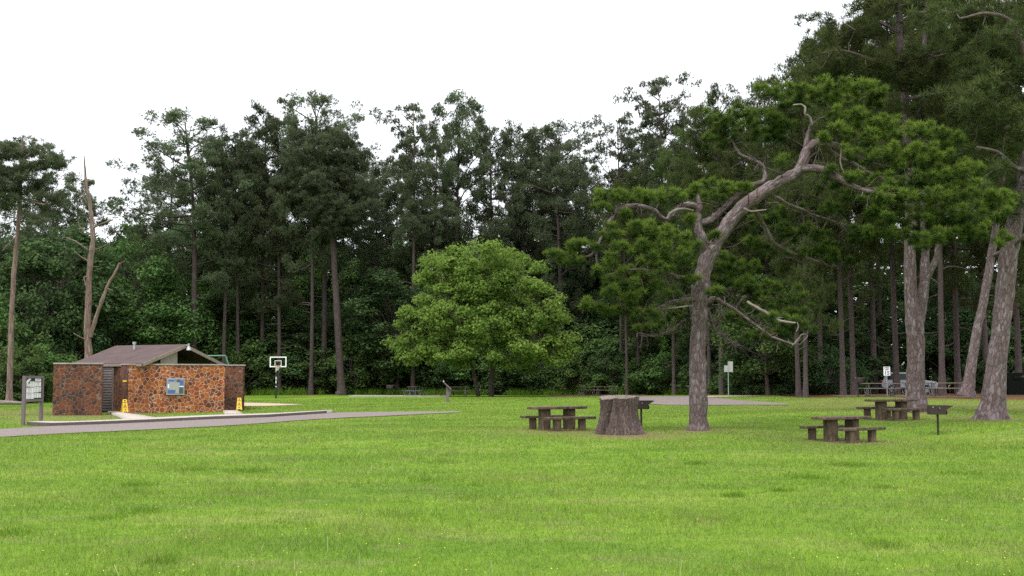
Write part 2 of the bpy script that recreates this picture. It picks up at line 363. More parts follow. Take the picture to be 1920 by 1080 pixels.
# roads, path, sand: sheets laid along surveyed outlines
def strip(name, A, B, mat, lift=.03, cross=5, sub=4, kind='structure', skirt=0):
    A = [np.array(p) for p in A]; B = [np.array(p) for p in B]
    def dens(Q):
        o = []
        for a, b in zip(Q[:-1], Q[1:]):
            for k in range(sub): o.append(a+(b-a)*k/sub)
        return np.array(o+[Q[-1]])
    A = dens(A); B = dens(B)
    if name == 'road':
        for Q, sd_ in ((A, 31), (B, 32)): Q[:, 1] += .16*fbm(Q[:, 0], Q[:, 1], 2.5, sd_)
    t = np.linspace(0, 1, cross)[None, :, None]
    G = A[:, None, :]*(1-t)+B[:, None, :]*t; G[:, :, 2] = terr(G[:, :, 0], G[:, :, 1])+lift
    n_ = len(A); i, j = np.meshgrid(np.arange(n_-1), np.arange(cross-1), indexing='ij')
    V = G.reshape(-1, 3); q = np.stack([i*cross+j, (i+1)*cross+j, (i+1)*cross+j+1, i*cross+j+1], -1).reshape(-1, 4)
    if skirt:
        bd = [(k, 0) for k in range(n_)]+[(n_-1, k) for k in range(1, cross)]+[(k, cross-1) for k in range(n_-2, -1, -1)]+[(0, k) for k in range(cross-2, 0, -1)]
        ids = np.array([a*cross+b for a, b in bd]); V2 = V[ids].copy(); V2[:, 2] -= skirt; b0 = len(V); m_ = len(ids); kk = np.arange(m_)
        V = np.concatenate([V, V2]); q = np.concatenate([q, np.stack([ids, b0+kk, b0+(kk+1) % m_, ids[(kk+1) % m_]], -1)])
    o = link(name, np_mesh(name, V, q), mat); tag(o, kind=kind)
    return o
KEEP = []                                # polygons where no grass grows
def poly_of(A, B): KEEP.append(np.array([(p[0], p[1]) for p in list(A)+list(B)[::-1]]))
def asphalt(name, c, c2):
    m, n, bs = newmat(name); g = N(n, 'ShaderNodeNewGeometry')
    a = N(n, 'ShaderNodeTexNoise', Scale=11., Detail=8, Roughness=.85); b = N(n, 'ShaderNodeTexNoise', Scale=.7, Detail=6, Roughness=.7)
    n.links.new(g.outputs['Position'], a.inputs['Vector']); n.links.new(g.outputs['Position'], b.inputs['Vector'])
    col = mixc(n, b.outputs[0], c, c2); col = mixc(n, .9, col, ramp_(n, a.outputs[0], [(.36, (.45,.45,.45)), (.64, (1.4,1.4,1.4))]), 'MULTIPLY')
    n.links.new(col, bs.inputs['Base Color']); bs.inputs['Roughness'].default_value = .9; bump(n, a.outputs[0], bs, .6, .02); return m
M['road'] = asphalt('worn_chip_seal', (.135,.108,.104), (.190,.155,.148)); M['walk'] = asphalt('pale_concrete', (.33,.29,.26), (.40,.36,.31))
M['sand'] = asphalt('pink_sand', (.42,.32,.24), (.36,.28,.20)); M['kerb'] = asphalt('weathered_kerb', (.07,.052,.048), (.04,.034,.032))
nearA = [ray(*p) for p in [(-300,841),(-60,825),(0,821),(120,814),(250,808),(430,799),(500,794),(560,789),(720,781),(863,774)]]
farA = [ray(*p) for p in [(-300,816),(-60,809),(0,806),(96,800),(250,794),(400,787),(500,783.5),(560,779.5),(640,774.5),(862,772)]]
strip('road', nearA, farA, M['road'], .03, 7, sub=24); poly_of(nearA, farA)
farR = [ray(*p) for p in [(1175,744.5),(1240,743.6),(1300,743.5),(1345,747),(1380,751),(1440,754.5),(1478,758)]]
nearR = [ray(*p) for p in [(1178,747),(1205,757),(1250,760),(1320,760),(1380,760),(1440,760),(1480,760)]]
strip('road', nearR, farR, M['road'], .03, 7); poly_of(nearR, farR)
fa2 = [ray(*p) for p in [(1290,743.5),(1360,742.5),(1420,741),(1500,739.5)]]; ne2 = [ray(*p) for p in [(1300,745.6),(1360,744.6),(1420,743.3),(1500,741.5)]]
strip('path', ne2, fa2, M['sand'], .035, 4); poly_of(ne2, fa2)
# raised walk along the road with a dark kerb face
k0 = [ray(*p) for p in [(50,798),(96,800),(250,794),(400,787),(500,783.5),(560,779.5),(612,776)]]
k1 = [p+Vector((.1, w_, 0)) for p, w_ in zip(k0, [1.0,1.7,1.9,1.9,1.9,1.9,1.5])]
kin = [p+Vector((.01, .07, 0)) for p in k0]
strip('kerb', k0, kin, M['kerb'], .15, 2, skirt=.3); strip('pavement', kin, k1, M['walk'], .152, 4, skirt=.25); poly_of(k0, k1)
w0 = [gp(222,52.0), gp(212,56.0), gp(203,59)]; w1 = [gp(262,52.3), gp(240,56.0), gp(226,59)]
w0[0] = Vector((k1[2].x-1.0, k1[2].y-.1, 0)); w1[0] = Vector((k1[2].x+.6, k1[2].y-.1, 0))
strip('path', w0, w1, M['walk'], .10, 3, skirt=.2); poly_of(w0, w1)
w0 = [gp(423,55.6), gp(418,60.5)]; w1 = [gp(455,55.9), gp(445,60.5)]
strip('path', w0, w1, M['walk'], .10, 3, skirt=.2); poly_of(w0, w1)
s0 = [ray(*p) for p in [(360,759),(450,762),(500,762),(540,760.5),(565,759)]]; s1 = [ray(*p) for p in [(360,754),(450,755.5),(500,756.5),(540,758),(566,758.6)]]
strip('sand', s0, s1, M['sand'], .03, 4); poly_of(s0, s1)
s0 = [gp(1150,34.3), gp(1175,34.0), gp(1215,34.2), gp(1240,34.6)]; s1 = [gp(1150,34.7), gp(1180,34.9), gp(1215,34.9), gp(1240,34.75)]

# ------------------------------------------------------------------ hard-surface helper
class MB:
    def __init__(s): s.b = bmesh.new()
    def box(s, c, d, rz=0, rx=0, ry=0, bev=0.0, mat=None):
        Mx = Matrix.Translation(Vector(c)) @ Matrix.Rotation(rz, 4, 'Z') @ Matrix.Rotation(ry, 4, 'Y') @ Matrix.Rotation(rx, 4, 'X') @ Matrix.Diagonal((*d, 1))
        g = bmesh.ops.create_cube(s.b, size=1, matrix=Mx); vs = g['verts']
        if bev: bmesh.ops.bevel(s.b, geom=list({e for v in vs for e in v.link_edges}), offset=bev, segments=2, profile=.6, affect='EDGES')
        return s
    def cyl(s, p0, p1, r, r2=None, n=12):
        p0 = Vector(p0); p1 = Vector(p1); d = p1-p0
        Mx = Matrix.Translation((p0+p1)/2) @ d.to_track_quat('Z', 'Y').to_matrix().to_4x4()
        bmesh.ops.create_cone(s.b, cap_ends=True, segments=n, radius1=r, radius2=r if r2 is None else r2, depth=d.length, matrix=Mx); return s
    def poly(s, pts, th=None, nrm=None):
        vs = [s.b.verts.new(p) for p in pts]; f = s.b.faces.new(vs)
        if th:
            g = bmesh.ops.extrude_face_region(s.b, geom=[f]); nv = [e for e in g['geom'] if isinstance(e, bmesh.types.BMVert)]
            for v in nv: v.co += Vector(nrm)*th
        return s
    def tube(s, pts, r, n=8):
        for a, b in zip(pts[:-1], pts[1:]): s.cyl(a, b, r, n=n)
        for p in pts[1:-1]: bmesh.ops.create_icosphere(s.b, subdivisions=1, radius=r*1.02, matrix=Matrix.Translation(Vector(p)))
        return s
    def ball(s, c, r, sc=(1,1,1)):
        bmesh.ops.create_icosphere(s.b, subdivisions=2, radius=r, matrix=Matrix.Translation(Vector(c)) @ Matrix.Diagonal((*sc, 1))); return s
    def build(s, name, mat, parent=None, smooth=False):
        bmesh.ops.recalc_face_normals(s.b, faces=s.b.faces); me = bpy.data.meshes.new(name); s.b.to_mesh(me); s.b.free()
        if smooth: me.polygons.foreach_set('use_smooth', [True]*len(me.polygons))
        return link(name, me, mat, parent)
def text(body, size, mat, parent, loc, rot, name='lettering', sx=1.0):
    cu = bpy.data.curves.new(name, 'FONT'); cu.body = body; cu.size = size; cu.align_x = 'CENTER'; cu.align_y = 'CENTER'; cu.extrude = .003; cu.resolution_u = 2; cu.offset = size*.02
    o = bpy.data.objects.new(name, cu); COL.objects.link(o); bpy.context.view_layer.update()
    me = bpy.data.meshes.new_from_object(o.evaluated_get(bpy.context.evaluated_depsgraph_get())); bpy.data.objects.remove(o)
    t = link(name, me, mat, parent); t.location = loc; t.rotation_euler = rot; t.scale = (sx, 1, 1); return t

M['beige'] = plain('beige_paint', (.36,.33,.25), .7, var=.08); M['trim'] = plain('brown_trim', (.25,.20,.16), .7)
M['void'] = plain('dark_gable_shade', (.045,.035,.03), .9); M['white'] = plain('white_paint', (.78,.79,.8), .5, var=.05)  # first material paints the shade inside the open gable
M['steel'] = plain('galvanised_steel', (.42,.43,.44), .45, .7, var=.12); M['black'] = plain('black_paint', (.025,.025,.027), .5)
M['yellow'] = plain('yellow_plastic', (.72,.46,.03), .45, var=.06); M['purple'] = plain('purple_brown_stain', (.15,.115,.13), .75, var=.2, scale=14)
M['paper'] = plain('white_paper', (.74,.75,.74), .7, var=.03); M['cork'] = plain('dark_green_backing', (.03,.04,.035), .8)
M['ink'] = plain('dark_ink', (.05,.05,.06), .7); M['green'] = plain('green_pipe_paint', (.09,.21,.15), .5)
M['red'] = plain('orange_red_rim', (.55,.09,.04), .5); M['net'] = plain('white_net', (.7,.7,.68), .8)
M['rust'] = plain('rusty_black_steel', (.05,.03,.026), .75, .3, c2=(.020,.017,.017), scale=5)
M['louvre'] = plain('grey_brown_steel', (.135,.115,.11), .5, .2)
M['brownwood'] = plain('dark_plank_wood', (.10,.075,.055), .85, var=.3, scale=6, bmp=.3); M['greywood'] = plain('pale_plank_wood', (.17,.145,.115), .8, var=.3, scale=6)
M['tube'] = plain('galvanised_tube', (.24,.24,.25), .45, .5)
M['conc'] = plain('slab_concrete', (.34,.32,.29), .9, var=.25, scale=3, bmp=.3)
M['mulch'] = plain('brown_mulch_timber', (.13,.075,.05), .9, var=.3)
M['carwhite'] = plain('silver_white_car_paint', (.42,.45,.52), .3, .1, var=.02); M['glassdark'] = plain('dark_glass', (.02,.025,.03), .08, var=.0)  # car paint darkened to stand for shade under the pines
M['tyre'] = plain('tyre_rubber', (.02,.02,.02), .8); M['bin'] = plain('dark_bin_paint', (.010,.012,.010), .9); M['bin'].node_tree.nodes['Principled BSDF'].inputs['Specular IOR Level'].default_value = .05
M['blue'] = plain('print_blue', (.07,.12,.32), .5, var=.1); M['lightblue'] = plain('print_light_blue', (.20,.25,.42), .5, var=.1, scale=4)
M['map'] = plain('print_pale_map', (.34,.335,.31), .5, c2=(.27,.30,.28), scale=9); M['darkpic'] = plain('print_dark_photo', (.10,.11,.12), .5, scale=12, c2=(.03,.04,.04))
# mossy table stone: pale worn top, dark streaked sides
m, n, bs = newmat('aged_concrete_table'); t = N(n, 'ShaderNodeTexCoord'); no = N(n, 'ShaderNodeTexNoise', Scale=3.5, Detail=8, Roughness=.75); n.links.new(t.outputs['Object'], no.inputs['Vector'])
mp = N(n, 'ShaderNodeMapping'); mp.inputs['Scale'].default_value = (9, 9, 1.2); n.links.new(t.outputs['Object'], mp.inputs[0]); n2 = N(n, 'ShaderNodeTexNoise', Scale=1., Detail=5); n.links.new(mp.outputs[0], n2.inputs['Vector'])
c = ramp_(n, no.outputs[0], [(.3, (.035,.027,.02)), (.5, (.095,.068,.048)), (.72, (.19,.12,.085))]); c = mixc(n, .75, c, ramp_(n, n2.outputs[0], [(.35, (.35,.34,.3)), (.65, (1.2,1.15,1.0))]), 'MULTIPLY')
n.links.new(c, bs.inputs['Base Color']); bs.inputs['Roughness'].default_value = .9; bump(n, no.outputs[0], bs, .5, .03); M['table'] = m
# random-rubble stone
def stone(name, tones, mortar, scale=3.9, mw=.045, dirt=.3):
    m, n, bs = newmat(name); t = N(n, 'ShaderNodeTexCoord'); mp = N(n, 'ShaderNodeMapping'); mp.inputs['Scale'].default_value = (scale,)*3
    n.links.new(t.outputs['Object'], mp.inputs[0])
    wn = N(n, 'ShaderNodeTexNoise', Scale=.9, Detail=2); n.links.new(mp.outputs[0], wn.inputs['Vector'])
    ad = N(n, 'ShaderNodeVectorMath', operation='MULTIPLY_ADD'); n.links.new(wn.outputs['Color'], ad.inputs[0]); ad.inputs[1].default_value = (.7,.7,.7); n.links.new(mp.outputs[0], ad.inputs[2])
    ve = N(n, 'ShaderNodeTexVoronoi', feature='DISTANCE_TO_EDGE', Scale=1., Randomness=.95); vc = N(n, 'ShaderNodeTexVoronoi', Scale=1., Randomness=.95)
    for v in (ve, vc): n.links.new(ad.outputs[0], v.inputs['Vector'])
    r_ = N(n, 'ShaderNodeSeparateColor'); n.links.new(vc.outputs['Color'], r_.inputs[0])
    col = ramp_(n, r_.outputs[0], [(0, tones[0]), (.25, tones[1]), (.55, tones[2]), (.8, tones[3]), (1, tones[4])])
    gr = N(n, 'ShaderNodeTexNoise', Scale=7., Detail=5); n.links.new(mp.outputs[0], gr.inputs['Vector'])
    col = mixc(n, .7, col, ramp_(n, gr.outputs[0], [(.3, (.6,.6,.6)), (.7, (1.25,1.25,1.25))]), 'MULTIPLY')
    e = ramp_(n, ve.outputs['Distance'], [(mw*.6, (0,0,0)), (mw*1.3, (1,1,1))]); col = mixc(n, e, mortar, col)
    bigm = N(n, 'ShaderNodeMapping'); bigm.inputs['Scale'].default_value = (1.1, 1.1, .5); n.links.new(t.outputs['Object'], bigm.inputs[0])
    bn = N(n, 'ShaderNodeTexNoise', Scale=1., Detail=5, Roughness=.65); n.links.new(bigm.outputs[0], bn.inputs['Vector'])
    col = mixc(n, dirt, col, ramp_(n, bn.outputs[0], [(.38, (.25,.22,.22)), (.6, (1,1,1))]), 'MULTIPLY')
    n.links.new(col, bs.inputs['Base Color']); bs.inputs['Roughness'].default_value = .85
    h = N(n, 'ShaderNodeMath', operation='MINIMUM'); n.links.new(ve.outputs['Distance'], h.inputs[0]); h.inputs[1].default_value = .14; bump(n, h.outputs[0], bs, .8, .08); return m
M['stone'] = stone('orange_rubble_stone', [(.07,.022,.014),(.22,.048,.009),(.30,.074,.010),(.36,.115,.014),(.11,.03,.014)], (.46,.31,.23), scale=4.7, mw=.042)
M['stone_dark'] = stone('dark_rubble_stone', [(.028,.017,.017),(.11,.032,.012),(.165,.046,.012),(.05,.022,.017),(.17,.06,.016)], (.20,.13,.10), scale=5.0, mw=.04, dirt=.6)  # darker tones and duller mortar than the front wall stone
# shingles
m, n, bs = newmat('brown_shingles'); t = N(n, 'ShaderNodeTexCoord'); br_ = N(n, 'ShaderNodeTexBrick'); mp = N(n, 'ShaderNodeMapping'); mp.inputs['Rotation'].default_value = (0, 0, R(-30))
n.links.new(t.outputs['Object'], mp.inputs[0]); n.links.new(mp.outputs[0], br_.inputs['Vector']); br_.inputs['Scale'].default_value = 1; br_.inputs['Brick Width'].default_value = .33; br_.inputs['Row Height'].default_value = .14; br_.inputs['Mortar Size'].default_value = .006
br_.inputs['Color1'].default_value = (.055,.032,.032,1); br_.inputs['Color2'].default_value = (.078,.044,.044,1); br_.inputs['Mortar'].default_value = (.035,.024,.024,1)
no = N(n, 'ShaderNodeTexNoise', Scale=1.5, Detail=6); n.links.new(t.outputs['Object'], no.inputs['Vector']); c = mixc(n, .6, br_.outputs[0], ramp_(n, no.outputs[0], [(.3, (.7,.68,.68)), (.7, (1.2,1.2,1.2))]), 'MULTIPLY')
n.links.new(c, bs.inputs['Base Color']); bs.inputs['Roughness'].default_value = .9; M['shingle'] = m

# ------------------------------------------------------------------ restroom building
Bc = gp(300, 60); B = empty('restroom_building', Bc, 'low rust-orange rubble stone park restroom with brown shingle gable roof', 'building')
def L_(v): return Vector(v)-Bc
def wall_seg(mb, cap, p0, p1, z0, z1, th=.36, capz=.07):
    p0 = Vector((p0[0], p0[1], 0)); p1 = Vector((p1[0], p1[1], 0)); d = p1-p0; a = math.atan2(d.y, d.x); nrm = Vector((-math.sin(a), math.cos(a), 0))
    c = (p0+p1)/2+nrm*th/2
    mb.box(L_((c.x, c.y, (z0+z1)/2)), (d.length, th, z1-z0), rz=a, bev=.015)
    cap.box(L_((c.x, c.y, z1+capz/2+.002)), (d.length+.05, th+.08, capz), rz=a, bev=.01)
A0, A1 = at(99,740,55.4), at(190.5,740,55.9); zt = at(145,683,55.6).z
C0, C1 = at(240,740,58.0), at(421,740,60.8); D0, D1 = at(421,740,61.9), at(456,740,62.2); E0 = at(210,740,59.6)
def wseg(name, mat, *a, **k):
    w_, c_ = MB(), MB(); wall_seg(w_, c_, *a, **k); o = w_.build(name, mat, B); c_.build('coping', M['conc'], o)
wseg('dark_stone_wall', M['stone_dark'], A0, A1, -.15, zt)
wseg('dark_stone_wall', M['stone_dark'], (A0.x, A0.y+8.2), (A0.x, A0.y+.37), -.15, zt-.001)
wseg('dark_stone_wall', M['stone_dark'], D0, D1, -.1, zt-.02)
wseg('dark_stone_wall', M['stone_dark'], (D1.x-.02, D1.y+.37), (D1.x-1.9, D1.y+6.2), -.1, zt-.022)
wseg('dark_stone_wall', M['stone_dark'], E0, (C0.x-.01, C0.y), -.1, zt-.011)
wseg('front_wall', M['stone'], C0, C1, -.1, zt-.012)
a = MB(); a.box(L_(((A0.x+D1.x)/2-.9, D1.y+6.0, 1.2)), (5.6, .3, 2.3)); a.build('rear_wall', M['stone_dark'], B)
# gable roof: ridge direction u, gable direction v
u = Vector((-.866, .5, 0)); v = Vector((.5, .866, 0)); Fp = at(267, 680.5, 58); Lr, Wr = 5.3, 5.8
rz_ = at(347, 645.5, (Fp+v*Wr/2).y).z-Fp.z
rg = Fp+v*Wr/2+Vector((0, 0, rz_)); up_ = Vector((0, 0, 1)); rb = MB()
th = .10
for a_, b_ in ((Fp, rg), (Fp+v*Wr, rg)):
    q = [a_, b_, b_+u*Lr, a_+u*Lr]; rb.poly([L_(p) for p in q], th, (0, 0, -1))
rf = rb.build('roof', M['shingle'], B)
tb = MB()                                         # fascia boards along gable slopes and eaves
def beam(mb, p, q, w_, h_, off=0):
    d = q-p; X = d.normalized(); Zv = Vector((0, 0, 1)); Yv = Zv.cross(X).normalized(); Zv = X.cross(Yv)
    Mx = Matrix.Translation(L_((p+q)/2)) @ Matrix((( X.x, Yv.x, Zv.x, 0), (X.y, Yv.y, Zv.y, 0), (X.z, Yv.z, Zv.z, 0), (0, 0, 0, 1))) @ Matrix.Diagonal((d.length, w_, h_, 1))
    bmesh.ops.create_cube(mb.b, size=1, matrix=Mx)
for g0 in (Fp-u*.035, Fp+u*(Lr+.035)):
    for e_ in (0, Wr): beam(tb, g0+v*e_-Vector((0, 0, .10)), g0+v*Wr/2+Vector((0, 0, rz_-.10)), .05, .17)
for e_, s_ in ((-.03, -1), (Wr+.03, 1)): beam(tb, Fp+v*e_-Vector((0, 0, .1)), Fp+v*e_+u*Lr-Vector((0, 0, .1)), .05, .14)
tb.build('fascia', M['trim'], B)
ib = MB(); iw = MB()                              # inner block under the roof, coloured dark as shade in the open gable
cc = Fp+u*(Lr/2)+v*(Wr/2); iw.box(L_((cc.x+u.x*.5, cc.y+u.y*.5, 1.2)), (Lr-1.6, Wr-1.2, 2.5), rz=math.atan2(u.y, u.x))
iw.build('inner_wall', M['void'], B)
gq = lambda t, z: Fp+u*.45+v*(Wr*t)+Vector((0, 0, z))
sl_ = lambda t: rz_*(1-abs(t-.5)*2)-.12
pn = MB(); pn.poly([L_(gq(.27, -1)), L_(gq(.47, -1)), L_(gq(.47, sl_(.47))), L_(gq(.27, sl_(.27)))], .06, -u); pn.build('gable_panel', M['beige'], B); pn = MB(); pn.poly([L_(gq(.02, -1)), L_(gq(.09, -1)), L_(gq(.09, sl_(.09))), L_(gq(.02, sl_(.02)))], .06, -u); pn.build('gable_panel', M['beige'], B); pn = MB()
pn.poly([L_(gq(.9, -1)), L_(gq(.98, -1)), L_(gq(.98, sl_(.98))), L_(gq(.9, sl_(.9)))], .06, -u)
pn.build('gable_panel', M['beige'], B)
fl = MB(); q = at(354, 652, rg.y-.1); fl.cyl(L_(q+Vector((0,0,.22))), L_(q+Vector((0,0,.05))), .05, n=12); fl.cyl(L_(q+Vector((0,0,.06))), L_(q+Vector((0,0,-.13))), .09, .15, 14); fl.cyl(L_(q+Vector((0,0,.12))), L_(rg+Vector((0, 0, -.05))), .03)
fl.build('floodlight', M['steel'], B)
vp = MB(); q = at(252, 648, rg.y+1.0); vp.cyl(L_(q-Vector((0,0,.4))), L_(q+Vector((0,0,.12))), .07); vp.cyl(L_(q+Vector((0,0,.08))), L_(q+Vector((0,0,.2))), .10); vp.build('vent_pipe', M['steel'], rf)
dr = MB(); p0, p1 = at(191.5, 770, 57.4), at(210, 770, 57.2); zt2 = at(200, 691.5, 57.3).z; zb = at(200, 770, 57.3).z
a_ = math.atan2(p1.y-p0.y, p1.x-p0.x); dm = (p0+p1)/2; dw = (p1-p0).length
for k in range(16):
    zz = zb+(zt2-zb)*(k+.5)/16; dr.box(L_((dm.x, dm.y, zz)), (dw-.06, .035, (zt2-zb)/16*.95), rz=a_, rx=R(-14))
do = dr.build('screen_door', M['louvre'], B)
df = MB(); df.box(L_((p1.x, p1.y, (zt2+zb)/2)), (.05, .09, zt2-zb+.04), rz=a_); df.box(L_((dm.x, dm.y, zt2+.03)), (dw, .09, .05), rz=a_); df.box(L_((p0.x, p0.y, (zt2+zb)/2)), (.04, .07, zt2-zb), rz=a_); df.build('door_frame', M['louvre'], do)
ang = math.atan2(C1.y-C0.y, C1.x-C0.x); outn = Vector((math.sin(ang), -math.cos(ang), 0))
def on_front(px, py):                              # a point on the front wall's face
    t = 0.0
    for t in np.linspace(-.15, 1.1, 800):
        p = C0+(C1-C0)*t
        if 960+F*p.x/p.y*1.0 >= px: break
    return at(px, py, p.y)
for px, py in ((232.5, 714.5), (416, 716)):
    q = on_front(max(px, 240), py); q.x = at(px, py, q.y).x; pb = MB(); pb.box(L_(q+outn*.12), (.2, .03, .09), rz=ang, bev=.008); pb.build('door_plaque', M['yellow'] if px < 300 else M['red'], B)
KEEP.append(np.array([(A0.x-.1, A0.y-.05), (A1.x, A1.y-.05), (E0.x, E0.y), (C0.x, C0.y-.05), (C1.x, C1.y-.05), (D1.x+.1, D1.y), (D1.x-1.5, D1.y+6.2), (A0.x, A0.y+8.4)]))
# poster case on the wall
q0, q1 = on_front(311, 740.5), on_front(344.5, 740.5); zt3 = on_front(328, 709).z; mid = (q0+q1)/2; wv = (q1-q0).length; hv = zt3-q0.z
PC = empty('poster_case', (mid.x, mid.y, (q0.z+zt3)/2), 'framed map poster hung on the orange stone restroom wall', 'poster', rz=ang)
k = MB(); k.box((0, -.05, 0), (wv, .09, hv), bev=.006); k.build('frame', M['steel'], PC)
def panel(mb_parent, name, x0, x1, z0, z1, mat, y=-.100):
    b = MB(); b.box(((x0+x1)/2*wv, y, (z0+z1)/2*hv), ((x1-x0)*wv, .006, (z1-z0)*hv)); return b.build(name, mat, mb_parent)
panel(PC, 'poster_sheet', -.45, .45, -.44, .44, M['lightblue'], -.0975)
panel(PC, 'map_print', -.35, .19, -.40, .25, M['map'], -.101); panel(PC, 'map_print', -.44, -.36, -.1, .14, M['paper'], -.101)
panel(PC, 'photo_print', -.44, -.01, -.40, -.20, M['blue'], -.1045); panel(PC, 'photo_print', .06, .24, .26, .42, M['darkpic'], -.104)
panel(PC, 'blue_print', .24, .44, .05, .36, M['blue'], -.101); panel(PC, 'caption_strip', .22, .44, -.03, .03, M['paper'], -.101); panel(PC, 'photo_print', .19, .44, -.43, -.05, M['darkpic'], -.1013)
panel(PC, 'title_strip', -.40, -.10, .32, .37, M['ink'], -.101)

# wet floor signs
def wet_sign(px, D, label, rz):
    p = gp(px, D); o = empty('wet_floor_sign', p+Vector((0, 0, .10)), label, 'floor sign', 'yellow wet floor signs by the restroom', rz)
    for s in (-1, 1):
        b = MB(); H_ = .64; w0_, w1_ = .30, .20; y0, y1 = s*.15, s*.02
        def pt(u_, t_): return Vector((u_*(w0_*(1-t_)+w1_*t_), y0*(1-t_)+y1*t_, H_*t_))
        for quad in (((-.5,.06),(.5,.06),(.5,.84),(-.5,.84)), ((-.5,.84),(-.2,.84),(-.2,.93),(-.5,.93)), ((.2,.84),(.5,.84),(.5,.93),(.2,.93)), ((-.5,.93),(.5,.93),(.42,1),(-.42,1)), ((-.5,0),(-.25,0),(-.3,.06),(-.5,.06)), ((.25,0),(.5,0),(.5,.06),(.3,.06))):
            b.poly([pt(*k_) for k_ in quad], .018, (0, -s, .1))
        pl = b.build('panel', M['yellow'], o)
        if s < 0:
            d = MB()
            def mark(x0, x1, t0, t1): d.poly([pt(x0, t0)+Vector((0,-.004,0)), pt(x1, t0)+Vector((0,-.004,0)), pt(x1, t1)+Vector((0,-.004,0)), pt(x0, t1)+Vector((0,-.004,0))], .002, (0, -1, 0))
            mark(-.34,.34,.74,.79); mark(-.06,.05,.52,.56); mark(-.03,.16,.44,.5); mark(-.2,.02,.4,.43); mark(-.25,.27,.34,.355); mark(-.3,-.26,.34,.5); mark(.05,.3,.25,.27); mark(-.12,.1,.16,.24)
            for sg in (-1, 1): d.poly([pt(sg*.3,.36)+Vector((0,-.004,0)), pt(sg*.25,.36)+Vector((0,-.004,0)), pt(0,.66)+Vector((0,-.004,0)), pt(sg*.02,.69)+Vector((0,-.004,0))], .002, (0,-1,0))
            d.build('marking', M['ink'], pl)
    return o
wet_sign(234, 57.2, 'yellow folding wet floor sign beside the louvred screen door', R(38)); wet_sign(449, 61.0, 'yellow folding wet floor sign at the far right corner of the stone wall', R(12))

# swing set behind the restroom
sw = gp(464, 69); SW = empty('swing_set', Vector((sw.x, sw.y, 0)), 'green pipe swing frame on sand behind the restroom', 'swing set')
ap = at(423, 667, 70.0)-SW.location; zg = sw.z; b = MB(); b.tube([ap, ap+Vector((-4.2, 1.2, 0))], .045); b.build('top_bar', M['green'], SW)
for e0 in (Vector((0, 0, 0)), Vector((-4.2, 1.2, 0))):
    for dx, dy in ((1.25, -.6), (-.25, 2.2)):
        b = MB(); t_ = ap+e0; b.tube([t_, Vector((t_.x+dx, t_.y+dy, zg))], .035); b.build('leg', M['green'], SW)
for f_ in (.3, .65):
    t_ = ap+Vector((-4.2, 1.2, 0))*f_; b = MB(); b.tube([t_+Vector((-.22, 0, 0)), Vector((t_.x-.22, t_.y, zg+.55))], .008, 5); b.tube([t_+Vector((.22, 0, 0)), Vector((t_.x+.22, t_.y, zg+.55))], .008, 5); c_ = b.build('chain', M['steel'], SW)
    b = MB(); b.box((t_.x, t_.y, zg+.54), (.5, .18, .03), bev=.01); b.build('seat', M['black'], SW)

# notice board
kp0, kp1 = gp(45, 47), gp(78, 48.8); KD = math.atan2(kp1.y-kp0.y, kp1.x-kp0.x); kw = (kp1-kp0).length
K = empty('notice_board', kp0, 'purple-brown two-post notice board pinned with white papers by the kerb', 'notice board', rz=KD)
ztop = at(45, 705, 47).z-kp0.z; zlow = at(45, 754, 47).z-kp0.z
for x_ in (0, kw):
    b = MB(); b.box((x_, 0, ztop/2-.15), (.13, .13, ztop+.3), bev=.01); b.build('post', M['purple'], K)
b = MB(); b.box((kw/2, 0, ztop-.04), (kw-.135, .12, .09)); b.build('rail', M['purple'], K); b = MB(); b.box((kw/2, 0, zlow+.05), (kw-.135, .12, .09)); b.build('rail', M['purple'], K)
b = MB(); b.box((kw/2, .02, (ztop+zlow)/2), (kw-.14, .04, ztop-zlow-.15)); b.build('backing', M['cork'], K)
W_ = kw-.16; H_ = ztop-zlow-.18; xo = .08; zo = zlow+.1
for i_, (a0, b0, a1, b1, r_) in enumerate([(.03,.80,.34,.95,.45),(.60,.83,.97,.99,0),(.03,.60,.26,.74,0),(.28,.58,.56,.83,0),(.58,.60,.97,.80,0),(.03,.30,.52,.55,0),(.54,.32,.83,.58,0),(.86,.34,.98,.58,0),(.02,.02,.53,.28,0),(.56,.06,.82,.29,0),(.84,.06,.98,.28,0)]):
    b = MB(); b.box((xo+W_*(a0+a1)/2, -.006-.001*i_, zo+H_*(b0+b1)/2), (W_*(a1-a0), .004, H_*(b1-b0)), ry=-r_); pp = b.build('paper', M['paper'], K)
    if r_ == 0:
        b = MB(); nl_ = int((b1-b0)*22)
        for q_ in range(nl_): b.box((xo+W_*(a0+(a1-a0)*(.42+.05*(q_ % 3))), -.0105-.001*i_, zo+H_*(b0+(b1-b0)*(q_+.7)/(nl_+.6))), (W_*(a1-a0)*(.6-.08*(q_ % 3)), .002, .006 if q_ < nl_-1 else .014))
        b.build('print_lines', M['darkpic'], pp)

